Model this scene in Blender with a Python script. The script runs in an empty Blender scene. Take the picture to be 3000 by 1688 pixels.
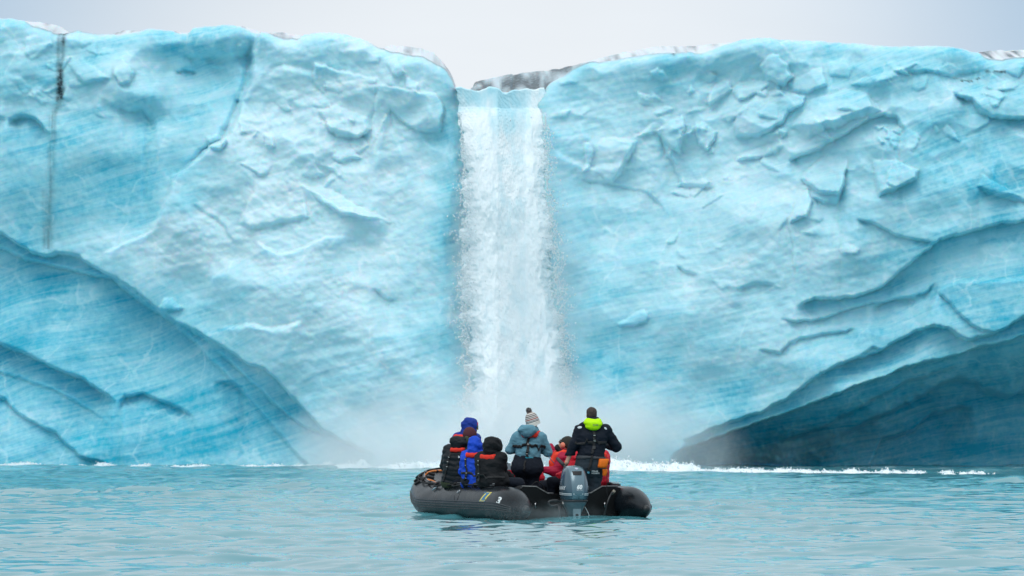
import bpy, bmesh, math, random
import numpy as np
from mathutils import Vector, Matrix
from mathutils.bvhtree import BVHTree
R = math.radians
rng = np.random.default_rng(7)
random.seed(7)
scene = bpy.context.scene
COL = scene.collection

# ------------------------------------------------------------------ camera, sky, sun, exposure
EYE = 1.9                      # camera height above the water
F = 18000.0                    # focal length in photograph pixels (3000 wide)
HOR = 1180.0                   # horizon row in the photograph
cam = bpy.data.cameras.new('camera'); cam_o = bpy.data.objects.new('camera', cam); COL.objects.link(cam_o)
cam_o.location = (0, 0, EYE); cam_o.rotation_euler = (R(90), 0, 0)
cam.sensor_width = 36.0; cam.lens = 36.0 * F / 3000.0
cam.shift_y = (HOR - 844.0) / 3000.0
cam.clip_start = 0.5; cam.clip_end = 6000
cam.dof.use_dof = True; cam.dof.focus_distance = 100.5; cam.dof.aperture_fstop = 6.0
scene.camera = cam_o
scene.view_settings.view_transform = 'Standard'; scene.view_settings.look = 'None'
scene.view_settings.exposure = 0.0; scene.view_settings.gamma = 1.0
SUN_EL, SUN_AZ = 52.0, 200.0   # sun high behind the camera, a little to the left
world = bpy.data.worlds.new('World'); scene.world = world; world.use_nodes = True
def build_world():
    nt = world.node_tree; nt.nodes.clear(); N = nt.nodes.new; L = nt.links.new
    out = N('ShaderNodeOutputWorld'); bg = N('ShaderNodeBackground'); bg.inputs['Strength'].default_value = 0.1
    sky = N('ShaderNodeTexSky'); sky.sky_type = 'NISHITA'; sky.sun_disc = False
    sky.sun_elevation = R(SUN_EL); sky.sun_rotation = R(SUN_AZ); sky.air_density = 1.0; sky.dust_density = 2.0
    tc = N('ShaderNodeTexCoord'); sep = N('ShaderNodeSeparateXYZ'); L(tc.outputs['Generated'], sep.inputs[0])
    # a closed cloud layer: brighter overhead than at the horizon, slightly mottled, thinner cloud straight ahead
    sc = N('ShaderNodeVectorMath'); sc.operation = 'MULTIPLY'; sc.inputs[1].default_value = (1, 1, 3.5); L(tc.outputs['Generated'], sc.inputs[0])
    nz = N('ShaderNodeTexNoise'); nz.inputs['Scale'].default_value = 9.0; nz.inputs['Detail'].default_value = 4; L(sc.outputs[0], nz.inputs['Vector'])
    mu = N('ShaderNodeMapRange'); mu.inputs[1].default_value = .25; mu.inputs[2].default_value = .75; mu.inputs[3].default_value = 9.5; mu.inputs[4].default_value = 10.5
    L(nz.outputs['Fac'], mu.inputs[0])
    dt = N('ShaderNodeVectorMath'); dt.operation = 'DOT_PRODUCT'; dt.inputs[1].default_value = Vector((-0.002, 1.0, 0.045)).normalized(); L(tc.outputs['Generated'], dt.inputs[0])
    mb = N('ShaderNodeMapRange'); mb.interpolation_type = 'SMOOTHSTEP'; mb.inputs[1].default_value = .9955; mb.inputs[2].default_value = 1.0003
    L(dt.outputs['Value'], mb.inputs[0])
    ramp = N('ShaderNodeMix'); ramp.data_type = 'RGBA'; L(mb.outputs[0], ramp.inputs[0])
    ramp.inputs[6].default_value = (.46, .61, .775, 1); ramp.inputs[7].default_value = (.87, .915, .965, 1)
    # zenith brightening
    mz = N('ShaderNodeMapRange'); mz.inputs[1].default_value = .2; mz.inputs[2].default_value = 1.0; mz.inputs[3].default_value = 1.0; mz.inputs[4].default_value = 1.35
    L(sep.outputs['Z'], mz.inputs[0])
    hi = N('ShaderNodeMapRange'); hi.interpolation_type = 'SMOOTHSTEP'; hi.inputs[1].default_value = .066; hi.inputs[2].default_value = .15
    L(sep.outputs['Z'], hi.inputs[0])
    tone = N('ShaderNodeMix'); tone.data_type = 'RGBA'; L(hi.outputs[0], tone.inputs[0]); L(ramp.outputs[2], tone.inputs[6]); tone.inputs[7].default_value = (.75, .835, .895, 1)
    mu2 = N('ShaderNodeMath'); mu2.operation = 'MULTIPLY'; L(mu.outputs[0], mu2.inputs[0]); L(mz.outputs[0], mu2.inputs[1])
    cl = N('ShaderNodeVectorMath'); cl.operation = 'SCALE'; L(tone.outputs[2], cl.inputs[0]); L(mu2.outputs[0], cl.inputs['Scale'])
    mix = N('ShaderNodeMix'); mix.data_type = 'RGBA'; mix.inputs[0].default_value = 0.93
    L(sky.outputs[0], mix.inputs[6]); L(cl.outputs[0], mix.inputs[7])
    L(mix.outputs[2], bg.inputs['Color']); L(bg.outputs[0], out.inputs['Surface'])
build_world()
sun = bpy.data.lights.new('sun', 'SUN'); sun.energy = 1.2; sun.angle = R(35); sun.color = (1.0, 0.975, 0.94)
sun_o = bpy.data.objects.new('sun', sun); COL.objects.link(sun_o)
# azimuth measured clockwise from +Y; the light travels away from the sun
az, el = R(SUN_AZ), R(SUN_EL)
sdir = Vector((math.sin(az) * math.cos(el), math.cos(az) * math.cos(el), math.sin(el)))
sun_o.rotation_euler = (-sdir).to_track_quat('-Z', 'Y').to_euler(); sun_o.location = sdir * 200
cy = scene.cycles
cy.use_denoising = True
cy.max_bounces = 14; cy.diffuse_bounces = 5; cy.glossy_bounces = 4; cy.transmission_bounces = 4; cy.volume_bounces = 12; cy.transparent_max_bounces = 12
cy.volume_step_rate = 1.0; cy.volume_max_steps = 128; cy.caustics_reflective = False; cy.caustics_refractive = False
cy.sample_clamp_indirect = 6.0

# ------------------------------------------------------------------ helpers
PT = rng.integers(0, 1 << 30, 4096).astype(np.int64) & 4095
PV = rng.uniform(-1, 1, 4096)
def _h(i, j, k):
    return PV[(PT[(PT[(PT[i & 4095] + j) & 4095] + k) & 4095])]
def vn(x, y, z=0.0):
    """smooth value noise in -1..1"""
    x = np.asarray(x, float); y = np.asarray(y, float); z = np.asarray(z, float) + np.zeros_like(x)
    xi = np.floor(x).astype(np.int64); yi = np.floor(y).astype(np.int64); zi = np.floor(z).astype(np.int64)
    fx = x - xi; fy = y - yi; fz = z - zi
    fx = fx * fx * fx * (fx * (fx * 6 - 15) + 10); fy = fy * fy * fy * (fy * (fy * 6 - 15) + 10); fz = fz * fz * fz * (fz * (fz * 6 - 15) + 10)
    def lay(k):
        a = _h(xi, yi, k) * (1 - fx) + _h(xi + 1, yi, k) * fx
        b = _h(xi, yi + 1, k) * (1 - fx) + _h(xi + 1, yi + 1, k) * fx
        return a * (1 - fy) + b * fy
    if not fz.any(): return lay(zi)
    return lay(zi) * (1 - fz) + lay(zi + 1) * fz
def fbm(x, y, z=0.0, oct=4, gain=.5, lac=2.03):
    r = 0; a = 1; t = 0
    for o in range(oct):
        r = r + a * vn(np.asarray(x) * lac ** o + 17.3 * o, np.asarray(y) * lac ** o - 9.1 * o, np.asarray(z) * lac ** o + 3.7 * o); t += a; a *= gain
    return r / t * 1.6
def sstep(a, b, x):
    t = np.clip((np.asarray(x, float) - a) / (b - a), 0, 1); return t * t * (3 - 2 * t)
def at(u, v, Y):
    """photograph pixel at distance Y -> world point"""
    return Vector(((u - 1500) * Y / F, Y, EYE + (HOR - v) * Y / F))
def link(name, me, mat=None, parent=None):
    o = bpy.data.objects.new(name, me); COL.objects.link(o)
    if mat is not None: me.materials.append(mat)
    if parent is not None: o.parent = parent
    return o
def mesh(name, V, Fc, mat=None, parent=None, smooth=True, attrs=None):
    me = bpy.data.meshes.new(name)
    V = np.asarray(V, np.float32)
    if isinstance(Fc, np.ndarray) and Fc.ndim == 2:
        n, k = Fc.shape
        me.vertices.add(len(V)); me.vertices.foreach_set('co', V.ravel())
        me.loops.add(n * k); me.loops.foreach_set('vertex_index', Fc.astype(np.int32).ravel())
        me.polygons.add(n); me.polygons.foreach_set('loop_start', np.arange(0, n * k, k, dtype=np.int32))
        me.update(calc_edges=True)
    else:
        me.from_pydata([tuple(map(float, v)) for v in V], [], [tuple(int(i) for i in f) for f in Fc]); me.update()
    me.validate()
    if smooth: me.polygons.foreach_set('use_smooth', np.ones(len(me.polygons), bool))
    for k, a in (attrs or {}).items():
        at_ = me.attributes.new(k, 'FLOAT', 'POINT'); at_.data.foreach_set('value', np.asarray(a, np.float32).ravel())
    return link(name, me, mat, parent)
def grid_faces(r, c, base=0, flip=False):
    i = np.arange(r - 1)[:, None] * c + np.arange(c - 1)[None, :] + base
    i = i.ravel(); q = np.stack([i, i + 1, i + c + 1, i + c], 1)
    return q[:, ::-1].copy() if flip else q
def tag(o, label=None, cat=None, group=None, kind=None):
    if label: o['label'] = label
    if cat: o['category'] = cat
    if group: o['group'] = group
    if kind: o['kind'] = kind
    return o
def empty(name, loc=(0, 0, 0), rz=0.0):
    o = bpy.data.objects.new(name, None); COL.objects.link(o); o.location = loc; o.rotation_euler = (0, 0, rz); o.empty_display_size = .1
    return o
class NT:
    """small node-tree writer"""
    def __init__(self, name):
        self.m = bpy.data.materials.new(name); self.m.use_nodes = True; self.t = self.m.node_tree; self.t.nodes.clear()
        self.out = self.t.nodes.new('ShaderNodeOutputMaterial')
    def n(self, typ, **kw):
        x = self.t.nodes.new('ShaderNode' + typ)
        for k, v in kw.items(): setattr(x, k, v)
        return x
    def l(self, a, b): self.t.links.new(a, b)
    def math(self, op, a, b=None, clamp=False):
        x = self.n('Math', operation=op, use_clamp=clamp)
        for i, s in enumerate((a, b)):
            if s is None: continue
            if isinstance(s, (int, float)): x.inputs[i].default_value = s
            else: self.l(s, x.inputs[i])
        return x.outputs[0]
    def noise(self, vec, scale, detail=4, rough=.5, dist=0.0):
        x = self.n('TexNoise'); x.inputs['Scale'].default_value = scale; x.inputs['Detail'].default_value = detail
        x.inputs['Roughness'].default_value = rough; x.inputs['Distortion'].default_value = dist
        if vec is not None: self.l(vec, x.inputs['Vector'])
        return x.outputs['Fac']
    def rng(self, v, a, b, c=0.0, d=1.0, smooth=False):
        x = self.n('MapRange'); x.interpolation_type = 'SMOOTHSTEP' if smooth else 'LINEAR'
        self.l(v, x.inputs[0])
        for i, q in enumerate((a, b, c, d)): x.inputs[i + 1].default_value = q
        return x.outputs[0]
    def mix(self, f, a, b, blend='MIX'):
        x = self.n('Mix', data_type='RGBA', blend_type=blend)
        for s, i in ((f, 0), (a, 6), (b, 7)):
            if isinstance(s, (int, float)): x.inputs[i].default_value = s
            elif isinstance(s, (tuple, list)): x.inputs[i].default_value = (*s[:3], 1)
            else: self.l(s, x.inputs[i])
        return x.outputs[2]
    def attr(self, name):
        x = self.n('Attribute', attribute_name=name); return x.outputs['Fac']
    def obj(self, scale=(1, 1, 1), rot=(0, 0, 0)):
        tc = self.n('TexCoord'); mp = self.n('Mapping'); mp.inputs['Scale'].default_value = scale; mp.inputs['Rotation'].default_value = rot
        self.l(tc.outputs['Object'], mp.inputs['Vector']); return mp.outputs[0]
    def bsdf(self, color, rough=.6, **kw):
        b = self.n('BsdfPrincipled')
        def put(k, v):
            if isinstance(v, (int, float)): b.inputs[k].default_value = v
            elif isinstance(v, (tuple, list)): b.inputs[k].default_value = (*v[:3], 1) if len(b.inputs[k].default_value) == 4 else v
            else: self.l(v, b.inputs[k])
        put('Base Color', color); put('Roughness', rough)
        for k, v in kw.items(): put(k.replace('_', ' '), v)
        self.l(b.outputs[0], self.out.inputs['Surface']); return b
    def bump(self, h, strength=.3, dist=.02):
        x = self.n('Bump'); x.inputs['Strength'].default_value = strength; x.inputs['Distance'].default_value = dist
        self.l(h, x.inputs['Height']); return x.outputs[0]

# ------------------------------------------------------------------ glacier front (designed on the plane of the photograph's cliff, built where it stands)
def yb(u):                                        # distance of the ice front: it recedes a little to the left
    return 181.0 - 0.0032 * (np.asarray(u, float) - 1500)
def poly(s): return np.array([float(a) for a in s.replace(',', ' ').split()]).reshape(-1, 2)
RIM = poly("-900,70 -500,40 -200,58 0,52 60,62 90,78 150,95 175,99 215,87 255,95 290,97 340,98 380,90 420,82 500,88 520,97 540,98 560,78 620,76 660,70 700,78 740,95 760,99 790,101 830,115 870,118 890,104 940,98 1000,102 1050,115 1090,135 1110,143 1150,156 1200,164 1240,169 1280,190 1305,206 1322,232 1334,266 1590,266 1610,240 1650,222 1690,195 1715,182 1800,173 1850,165 1900,158 1960,155 2060,155 2100,140 2150,125 2200,113 2250,110 2290,116 2350,117 2450,121 2550,128 2640,135 2700,132 2760,130 2820,137 2880,151 2910,166 2950,170 3000,165 3300,140 3600,160 3900,150")
SKY = poly("-900,65 -500,40 -200,55 0,52 60,60 100,66 150,92 255,92 300,80 370,75 430,78 510,85 560,75 660,70 745,88 800,93 860,101 880,110 940,98 1050,114 1095,138 1130,128 1170,127 1220,135 1260,152 1290,180 1312,212 1328,246 1345,240 1440,217 1540,199 1650,190 1715,172 1850,145 1930,130 2060,128 2110,125 2250,108 2400,112 2640,132 2780,128 2850,140 2900,143 3000,135 3300,130 3600,150 3900,140")
CU = np.concatenate([np.arange(-900, -60, 14), np.arange(-60, 3060, 4), np.arange(3060, 3900, 14)]).astype(float)
NR = 345
rim = np.interp(CU, RIM[:, 0], RIM[:, 1]) + 2.5 * fbm(CU / 22.0, CU * 0 + 3.3, oct=3)
TT = np.linspace(0, 1, NR)
U = np.repeat(CU[None, :], NR, 0)
V = rim[None, :] + (1480 - rim[None, :]) * TT[:, None]
# warped coordinates so that authored lines get a natural raggedness
WU = U + 6 * fbm(U / 60, V / 60, 1.5) + 2 * fbm(U / 14, V / 14, 2.5)
WV = V + 6 * fbm(U / 60, V / 60, 7.5) + 2 * fbm(U / 14, V / 14, 8.5)
D = np.zeros_like(U)                              # metres away from the viewer
D += (1365 - V) / 97 * 0.07
D += 0.75 * fbm(U / 420, V / 420, 4.4, oct=3)
def gauss(u, v, ru, rv): return np.exp(-((WU - u) / ru) ** 2 - ((WV - v) / rv) ** 2)
# fractured slab standing forward in the left half
EDGE = poly("60,760 97,753 159,734 232,725 295,705 348,686 401,662 440,600 460,585 512,507 580,488 676,435 745,300 800,300 1000,560 1480,1000")
ue = np.interp(WV, EDGE[:, 0], EDGE[:, 1])
slab = sstep(-6, 16, WU - ue) * (WU < 1500)
slab_far = 1 - sstep(640, 760, WV) * (1 - sstep(0, 500, WU - ue)) * .6
D -= 0.7 * slab * slab_far
D += .32 * np.exp(-((WU - ue + 12) / 11) ** 2) * (1 - sstep(400, 520, WV)) * sstep(95, 150, WV)    # crack beside the slab
# block ends turn back into the notch of the fall
D += .75 * sstep(1285, 1400, WU) * (1 - sstep(1480, 1640, WU)) * (1 - .55 * sstep(600, 1250, WV))
# large rolls and hollows
for (u, v, ru, rv, a) in [(60,190,70,90,-.5),(190,330,60,70,.35),(410,285,95,34,-.55),(410,345,90,45,.55),(290,215,70,45,-.35),(620,115,120,42,-.45),(620,200,130,55,.5),
        (480,190,60,60,.5),(900,150,100,50,-.4),(970,260,90,70,.5),(1150,280,120,90,-.5),(880,420,90,60,-.3),(1000,380,140,60,.2),(760,520,160,70,-.5),(560,720,110,60,-.45),(830,640,150,60,-.3),
        (1150,520,170,120,-.3),(640,620,60,60,.35),(690,760,90,40,.4),(1080,960,170,140,-.5),(820,900,110,80,-.35),(1240,760,80,160,-.25),
        (1750,230,150,70,.5),(1900,200,120,50,-.3),(1980,160,110,45,-.4),(2220,150,90,60,-.55),(2090,235,90,55,.4),(2500,170,120,40,.3),(2640,230,150,55,-.35),(2860,230,100,50,.5),
        (2000,470,90,80,.3),(2110,330,60,50,.35),(2550,420,120,90,-.2),(2760,430,110,80,.5),(2330,700,260,120,-.5),(2500,740,130,70,-.2),(2050,860,180,120,-.35),(1850,760,140,200,.25),(1720,560,110,120,.3),
        (2150,620,120,90,-.3),(2900,470,90,60,-.4),(2200,1000,160,90,-.25),(1950,1150,200,100,.2)]:
    D += .65 * a * gauss(u, v, ru, rv)
def ledge(s, depth, width=14.0, decay=0.0, fade=45.0, ends=(1, 1)):
    """below the line the ice is set back (depth > 0) or forward (< 0)"""
    global D
    p = poly(s); p = p[np.argsort(p[:, 0])]
    line = np.interp(WU, p[:, 0], p[:, 1])
    sl = np.interp(WU, p[:, 0], np.gradient(p[:, 1], p[:, 0])); n = np.sqrt(1 + np.minimum(sl * sl, 9))
    t = (WV - line) / n
    g = sstep(0, width, t)
    if decay: g = g * np.exp(-np.maximum(t, 0) / decay)
    spread = fade + np.maximum(t, 0) * .9
    if ends[0]: g = g * sstep(0, 1, (WU - p[0, 0] + np.maximum(t, 0) * .3) / spread)
    if ends[1]: g = g * sstep(0, 1, (p[-1, 0] + np.maximum(t, 0) * .3 - WU) / spread)
    D = D + depth * g
# left undercut
ledge("-900,560 -300,600 0,681 31,702 78,728 119,741 155,735 223,746 259,766 311,795 373,829 414,862 461,906 497,930 549,955 595,976 626,992 668,1018 720,1059 777,1080 818,1116 849,1152 901,1199 947,1256 1015,1292 1100,1325", 1.15, 9, 600, 30, (0, 1))
ledge("-900,620 -300,640 0,725 78,756 155,774 269,800 311,805 388,867 466,919 549,962 640,1010", .4, 9, 200, 60, (0, 1))
ledge("620,1010 700,1080 790,1170 880,1240 960,1275", .4, 10, 160, 50)
ledge("-900,860 -300,900 0,1002 62,1030 155,1069 233,1106 290,1139 345,1175", 1.2, 14, 420, 60, (0, 1))
ledge("-900,960 -300,990 0,1085 100,1120 200,1165 320,1240", .2, 12, 150, 60, (0, 1))
ledge("322,1230 331,1180 357,1152 414,1150 466,1168 523,1191 570,1222", .5, 12, 110, 40)
ledge("-900,1060 -300,1080 0,1162 47,1209 104,1240 155,1263 181,1292 223,1328 311,1356", .4, 12, 260, 40, (0, 1))
ledge("620,1110 690,1120 720,1150 735,1190", .3, 14, 60, 30)
# upper left
ledge("14,343 72,333 92,338 121,362 145,385", .6, 14, 260, 14)
ledge("-300,310 -60,320 20,345", .6, 14, 260, 40, (0, 1))
ledge("320,305 345,309 367,319 411,314 449,333 456,380", .35, 12, 110, 20)
ledge("525,150 600,155 680,150 735,140", .35, 14, 130, 20)
ledge("500,205 530,195 575,205", .25, 8, 60, 14)
ledge("780,210 830,195 880,205 940,215", -.3, 20, 110, 30)
ledge("960,380 990,395 1040,398 1085,385", .3, 10, 60, 18)
ledge("750,705 815,740 885,733 945,698 1015,690", -.4, 10, 140, 30)
ledge("880,530 940,565 1000,605 1060,625 1150,650", -.4, 12, 120, 25)
ledge("1085,430 1120,350 1140,320", -.3, 12, 120, 10)
ledge("560,590 640,640 700,720", .15, 10, 160, 30)
ledge("600,830 660,780 700,740", -.2, 12, 160, 30)
ledge("640,960 720,940 800,960 900,930", -.3, 16, 160, 30)
ledge("1090,845 1130,870 1170,880", .2, 8, 70, 16)
# right: stepped ledges running up to the right
ledge("2505,640 2536,644 2575,659 2633,688 2696,702 2749,712", .35, 6, 70, 30)
ledge("2330,897 2340,893 2387,872 2418,873 2511,864 2547,852 2625,810 2676,764 2733,720 2760,700 2832,681 2915,653 3000,645 3300,600 3900,560", .75, 7, 220, 40, (1, 0))
ledge("2285,930 2293,935 2345,940 2418,930 2469,909 2552,888 2625,878 2713,849 2760,822", .32, 7, 110, 40)
ledge("2560,905 2600,880 2640,872 2700,862", .3, 12, 80, 25)
ledge("2690,930 2720,905 2760,830 2800,815 2900,812 3000,808 3300,800", -.3, 16, 150, 30, (1, 0))
ledge("2740,842 2780,875 2830,930 2880,965 2940,968", .3, 7, 90, 30)
ledge("2220,1022 2236,1022 2283,1030 2309,997 2340,989 2392,981 2443,966 2520,958", .26, 7, 80, 26)
ledge("2000,1290 2133,1235 2236,1199 2314,1160 2361,1129 2397,1100 2459,1059 2573,1028 2650,986 2692,960 2738,948 2780,955 2811,979 2847,992 2883,984 2935,966 3000,930 3300,860 3900,800", .85, 8, 260, 50, (1, 0))
ledge("2459,1065 2520,1040 2560,1012 2600,1020", .3, 10, 60, 20)
CAVE = "1960,1335 2003,1313 2107,1276 2211,1240 2314,1204 2392,1173 2469,1147 2542,1116 2609,1095 2650,1077 2728,1049 2780,1041 2811,1036 2883,1015 2935,1002 3000,981 3300,900 3900,840"
ledge(CAVE, 3.0, 12, 0, 60, (1, 0)); ledge(CAVE, 3.2, 230, 0, 90, (1, 0))
ledge("2469,1271 2573,1230 2707,1168 2780,1121 2842,1103 2899,1111 2935,1137 3000,1147 3300,1120 3900,1100", 1.0, 18, 220, 60, (1, 0))
ledge("2588,1360 2625,1281 2687,1269 2728,1250 2770,1209 2858,1188 2900,1190", .7, 14, 150, 30)
ledge("2300,1290 2420,1250 2560,1180 2660,1120 2740,1090 2850,1060", .5, 14, 130, 60)
# right: broken upper face
ledge("1932,383 1976,461 1995,514 2009,533 2095,545", .25, 10, 90, 12)
ledge("2382,572 2420,586 2454,577 2478,509 2490,437", .4, 14, 90, 14)
ledge("2314,466 2377,441 2430,408 2493,379 2551,340 2594,328 2633,335 2652,359 2662,400", .5, 9, 130, 18)
ledge("2797,272 2855,282 2874,321 2913,340 3000,342 3300,345 3900,350", .7, 8, 160, 30, (1, 0))
ledge("2865,543 2903,557 2952,572 3000,582 3300,600", .35, 14, 120, 25, (1, 0))
ledge("2640,210 2720,200 2800,215 2900,190", .25, 12, 90, 30)
ledge("1600,420 1690,470 1780,480 1860,470", -.2, 18, 160, 40)
ledge("1700,520 1780,530 1900,560 1960,620", .15, 10, 120, 30)
ledge("2310,630 2280,680 2330,770 2340,785", .15, 8, 60, 10)
ledge("2160,840 2220,825 2280,835", .25, 14, 90, 16)
ledge("1980,775 2010,790 2050,795", .25, 10, 60, 14)
# conchoidal scoops: shallow bowls with sharp ridges between them
def scoops(n, box, rr, dd, seed, aniso=2.0, ang=(-.6, .9)):
    global D
    r = np.random.default_rng(seed); C = np.zeros_like(D)
    for _ in range(n):
        u, v = r.uniform(box[0], box[1]), r.uniform(box[2], box[3]); rad = r.uniform(*rr); dep = r.uniform(*dd) * rad / rr[1]
        a = r.uniform(*ang); k = r.uniform(1, aniso)
        j0, j1 = np.searchsorted(CU, u - rad * 1.1), np.searchsorted(CU, u + rad * 1.1)
        if j1 - j0 < 3: continue
        x = (WU[:, j0:j1] - u); y = (WV[:, j0:j1] - v)
        p = (x * math.cos(a) + y * math.sin(a)) / rad; q = (-x * math.sin(a) + y * math.cos(a)) / (rad / k)
        tilt = r.uniform(-.5, .5) * p + r.uniform(-.2, .7) * q
        c = dep * np.clip(1 - p * p - q * q, 0, 1) * np.clip(1 + tilt * .9, .1, 2)
        C[:, j0:j1] = np.maximum(C[:, j0:j1], c)
    D = D + .52 * C
scoops(60, (-100, 760, 60, 330), (26, 80), (.25, .55), 11)
scoops(120, (740, 1310, 90, 520), (24, 80), (.2, .5), 12)
scoops(40, (450, 1100, 480, 800), (30, 90), (.12, .3), 13)
scoops(60, (600, 1300, 780, 1250), (24, 70), (.08, .2), 14)
scoops(150, (1620, 3100, 140, 560), (24, 90), (.2, .5), 15)
scoops(70, (1620, 2700, 480, 1000), (40, 130), (.1, .28), 16)
scoops(50, (2750, 3900, 180, 640), (30, 100), (.2, .5), 17, ang=(-.5, .1))
scoops(40, (-900, -100, 60, 600), (40, 100), (.2, .5), 18)
scoops(50, (3050, 3900, 180, 900), (40, 110), (.2, .5), 19)
# broken blocks standing out of the face
def sdpoly(P, x, y):
    n = len(P); d = np.full(x.shape, 1e9); s = np.zeros(x.shape, bool)
    for i in range(n):
        ax, ay = P[i]; bx, by = P[(i + 1) % n]
        ex, ey = bx - ax, by - ay; t = np.clip(((x - ax) * ex + (y - ay) * ey) / (ex * ex + ey * ey), 0, 1)
        d = np.minimum(d, np.hypot(x - ax - t * ex, y - ay - t * ey))
        s ^= ((ay > y) != (by > y)) & (x < (bx - ax) * (y - ay) / (by - ay + 1e-9) + ax)
    return np.where(s, d, -d)
def slabblock(s, h, slope=.035, tilt=(0, 0), ou=0, ov=0, sc=.5825):
    global D
    P = poly(s) * sc + np.array([ou, ov]); c = P.mean(0)
    j0, j1 = np.searchsorted(CU, P[:, 0].min() - 30), np.searchsorted(CU, P[:, 0].max() + 30)
    x = WU[:, j0:j1]; y = WV[:, j0:j1]
    sd = sdpoly(P, x, y); rad = max(20.0, sd.max())
    crown = .8 * h * (.75 + .25 * np.clip(sd / rad, 0, 1)) + tilt[0] * (x - c[0]) / 100 + tilt[1] * (y - c[1]) / 100
    D[:, j0:j1] -= np.clip(np.minimum((sd + 2) * slope, crown), 0, None)
for s, h, sl, ti in [("1250,335 1300,285 1345,280 1390,320 1415,390 1375,435 1290,400", .55, .05, (.2, .5)), ("925,635 960,622 1035,655 1025,700 985,755 940,720", .42, .06, (0, .4)),
        ("1830,815 1940,812 2050,860 2040,905 1850,990 1835,930", .6, .06, (.2, .5)), ("1405,1090 1430,1010 1490,955 1520,1020 1480,1090 1400,1125", .5, .06, (.3, .3)),
        ("1495,530 1560,490 1700,455 1790,470 1835,520 1870,550 1740,600 1500,690 1420,640", .75, .03, (.1, .6)), ("735,660 800,600 860,580 870,650 850,760 760,700", .45, .05, (.2, .4)),
        ("990,510 1030,430 1085,400 1110,450 1080,480 1000,530", .3, .05, (0, .4)), ("1150,560 1250,470 1330,450 1480,480 1470,520 1400,560 1380,610 1250,690 1140,690 1130,620", .45, .04, (.1, .3)),
        ("425,760 460,700 520,690 640,710 550,870 500,920 410,850", .3, .04, (.4, .1)), ("375,725 400,720 410,760 385,830 350,870 370,800", .25, .05, (0, 0)),
        ("1500,850 1690,680 1690,850 1650,980 1540,970 1450,900", .4, .05, (-.1, .4)), ("2340,935 2365,880 2420,915 2500,950 2575,990 2450,980", .3, .05, (0, .3)),
        ("1145,795 1250,740 1370,715 1340,760 1230,800 1140,810", .25, .04, (0, .5)), ("1655,1250 1680,1225 1750,1250 1740,1275 1660,1280", .16, .05, (0, .3)),
        ("1110,450 1145,410 1230,405 1300,420 1250,470 1150,500", .22, .05, (0, .4)), ("1400,420 1560,330 1590,420 1500,470 1420,450", .3, .04, (.2, .4)),
        ("1720,430 1930,350 1950,390 1800,440", .22, .05, (0, .5))]:
    slabblock(s, h, sl, ti, 1500, 0)
for s, h, sl, ti in [("565,380 600,285 665,370 640,420 590,425", .28, .05, (.3, .2)), ("1870,740 1960,555 2000,600 2090,655 2210,665 2240,540 2190,480 1990,450 1920,440 1890,500", .35, .05, (.1, .1)),
        ("1600,560 1700,540 1850,600 1870,650 1800,690 1660,665", .3, .05, (0, .3)), ("1030,690 1090,680 1150,710 1110,760 1040,750", .3, .06, (0, .4)),
        ("1515,895 1560,900 1800,1040 1980,1120 1720,1090 1600,1010", .28, .05, (0, .5)), ("1950,330 2000,310 2035,380 1990,400", .25, .05, (0, .2)), ("2050,400 2110,430 2090,470 2040,450", .2, .05, (0, .2)),
        ("1580,320 1700,370 1880,400 1880,520 1720,560 1580,430", .15, .04, (0, -.2)), ("1200,1130 1350,850 1500,900 1560,1100 1260,1160", .2, .02, (0, .2)), ("330,330 400,290 460,340 540,400 420,420", .22, .03, (0, .3)),
        ("1330,680 1370,690 1380,750 1335,745", .3, .06, (0, .2))]:
    slabblock(s, h, sl, ti)
slabblock("897,492 925,445 970,440 1030,487 1000,500 930,520", .35, .05, (0, .3), 0, 650, .5177)
slabblock("1810,950 1840,935 1860,920 1885,912 1900,925 1895,945 1860,955 1815,957", .3, .04, (0, .2), 0, 0, 1.0)
for (u0, u1, v0, v1, n, hh, seed) in [(1900, 2640, 200, 560, 38, .26, 5), (2600, 3000, 180, 420, 16, .22, 6), (700, 1120, 120, 560, 16, .2, 7), (1620, 1920, 200, 330, 6, .14, 8), (30, 330, 120, 330, 16, .16, 9), (1850, 2400, 560, 860, 8, .14, 10)]:
    r = np.random.default_rng(seed)
    for _ in range(n):
        c = np.array([r.uniform(u0, u1), r.uniform(v0, v1)]); k = r.integers(4, 7); th = np.sort(r.uniform(0, 2 * np.pi, k)); rad = r.uniform(14, 46)
        P = c + np.stack([np.cos(th) * rad * r.uniform(.7, 1.4, k), np.sin(th) * rad * r.uniform(.5, .9, k)], 1)
        slabblock(' '.join(f'{a:.1f},{b:.1f}' for a, b in P), hh * r.uniform(.3, .8), r.uniform(.02, .05), (r.uniform(-.3, .3), r.uniform(-.1, .5)), sc=1.0)
# surface roughness: layered strata, small scale breakage where the ice is frosted
FROST_SHADE = np.full_like(U, .31)
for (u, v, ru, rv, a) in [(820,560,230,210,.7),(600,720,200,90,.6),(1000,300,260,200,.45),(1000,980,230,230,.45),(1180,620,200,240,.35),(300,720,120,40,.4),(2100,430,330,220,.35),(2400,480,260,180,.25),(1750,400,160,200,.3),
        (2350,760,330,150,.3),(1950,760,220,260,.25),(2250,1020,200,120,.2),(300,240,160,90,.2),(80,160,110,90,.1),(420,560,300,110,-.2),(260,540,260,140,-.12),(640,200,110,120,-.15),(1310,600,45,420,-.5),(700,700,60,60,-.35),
        (200,1000,420,180,-.45),(500,1150,420,160,-.45),(100,1250,400,130,-.5),(2750,1250,500,150,-.7),(2900,850,200,140,-.3),(2700,560,200,100,-.05),(2930,450,120,120,-.15),(1800,1150,160,180,-.2)]:  # entries over the cave and left undercut paint their shade as bluer ice
    FROST_SHADE += a * gauss(u, v, ru, rv)
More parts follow.
